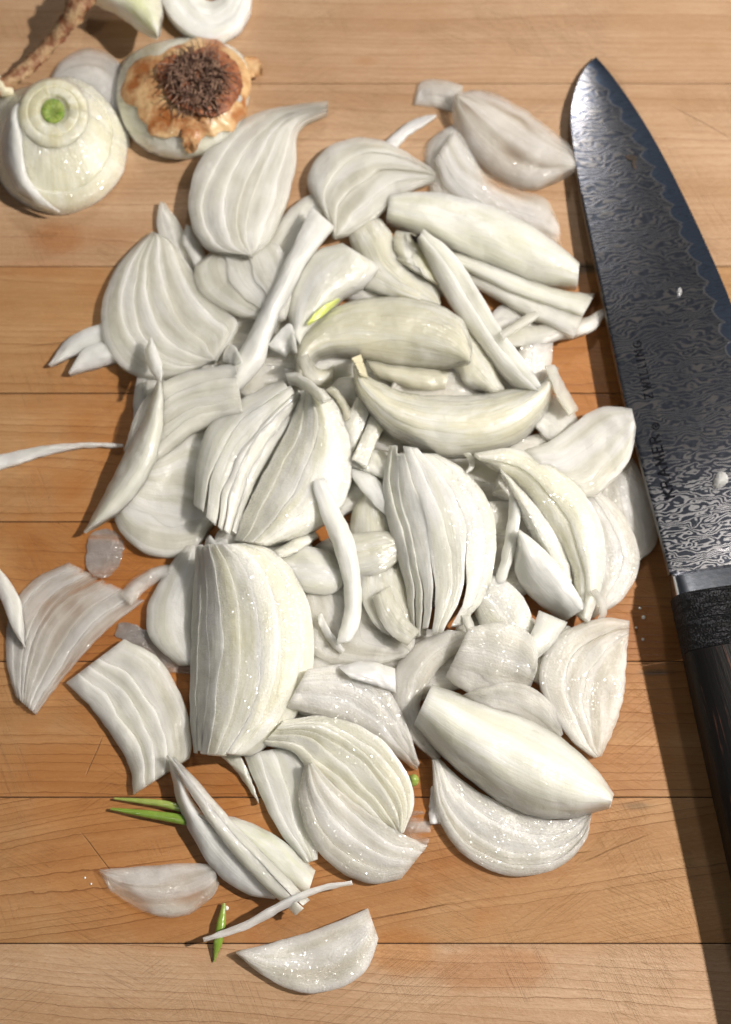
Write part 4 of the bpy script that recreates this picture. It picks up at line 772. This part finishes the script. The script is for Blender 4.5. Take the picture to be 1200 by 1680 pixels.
# lower left pieces
piece('curved shell with wavy inner ridges at the lower left', '204,1048 260,1080 300,1148 313,1210 310,1244', '108,1120 150,1162 200,1232 216,1272 218,1302', 'slice', 4, t=3, h=4, step=-1.3, crown=.7, widths=[2.0, .8, .8, 1.0], jit=.5)
V, F = tube_px('188,1310 230,1314 275,1320 330,1336', [1.4, 2, 2.4, 2.6], [0.3, 0.9, 1.15, 1.2], 26, seg=12, squash=.8); tag(mesh('green_shoot', V, F, M['shoot']), 'upper of two bright green shoots on the wood', 'onion shoot')
V, F = tube_px('182,1327 225,1333 285,1342 360,1356', [1.6, 2.2, 2.6, 2.6], [0.4, 1.2, 1.6, 1.6], 26, seg=12, squash=.8); tag(mesh('green_shoot', V, F, M['shoot']), 'lower of two bright green shoots on the wood, fatter and paler', 'onion shoot')
piece('pale green flushed leaf of the forked piece at the bottom left', '330,1330 400,1345 460,1376 518,1428', '320,1345 390,1390 450,1440 500,1482', 'pale_green', 1, t=2.2, h=5)
piece('narrow lower blade of the forked onion piece', '276,1245 296,1330 345,1420 400,1465 450,1476', '286,1252 322,1322 372,1372 420,1422 460,1466', 'flesh', 1, t=2.2, h=3, mats=['cool'])
piece('long upper blade of the forked onion piece', '272,1238 305,1290 358,1370 420,1442 486,1504', '280,1234 332,1290 392,1360 452,1420 514,1480', 'flesh', 2, t=2.4, h=2.5, widths=[1, .8], fork=.2, step=.5)
piece('thin onion thread crossing under the forked piece', '578,1444 520,1454 462,1478 400,1512 333,1538', '578,1452 524,1464 470,1490 408,1524 335,1546', 'cool', 1, t=1.5, h=.6)
V, F = tube_px('368,1482 364,1510 358,1545 352,1578', [1.6, 2.2, 2.0, 0.8], [0.5, 1.4, 1.4, 0.2], 22, seg=12, squash=.7); tag(mesh('green_shoot', V, F, M['shoot']), 'short green shoot lying across the thin onion thread', 'onion shoot')
piece('dull see-through petal alone at the bottom left', '162,1426 222,1422 300,1416 350,1418', '163,1430 188,1476 240,1504 300,1503 342,1478 360,1450', 'thin', 1, t=2.0, h=2)
piece('wet glittering petal lying lowest on the board', '388,1562 450,1545 522,1524 604,1491', '388,1566 440,1606 500,1629 562,1620 602,1590 622,1540', 'glitp', 2, t=2.8, h=2.5, widths=[1, 1.1], crown=.4)
# scattered drops of juice
V, F = [], []; rr = random.Random(9)
spots = [(1050, 998, .9), (1056, 1013, 1.3), (1044, 1030, .8), (1055, 1049, .9), (365, 1484, 1.2), (372, 1490, 1.4), (368, 1500, 1.0), (438, 1362, .8), (500, 1345, .9), (470, 1326, .7), (150, 1450, .6), (140, 1440, .6)]
for (x, y, r) in spots:
    if zat(x, y) > 0.0002: continue
    c = P(x, y, 0.0); r = r / 1000 * 0.5; n0 = len(V)
    for i, (a, z) in enumerate(((1, 0), (.95, .22), (.7, .42), (.35, .52))):
        for k in range(10): V.append((c[0] + math.cos(k * .6283) * r * a, c[1] + math.sin(k * .6283) * r * a, 0.0001 + z * r))
    for i in range(3):
        for k in range(10): F.append((n0 + i * 10 + k, n0 + i * 10 + (k + 1) % 10, n0 + (i + 1) * 10 + (k + 1) % 10, n0 + (i + 1) * 10 + k))
    F.append(tuple(n0 + 30 + k for k in range(10)))
tag(mesh('juice_drops', V, F, M['speck']), 'tiny white specks of onion scattered on the wood', 'onion specks', kind='stuff')
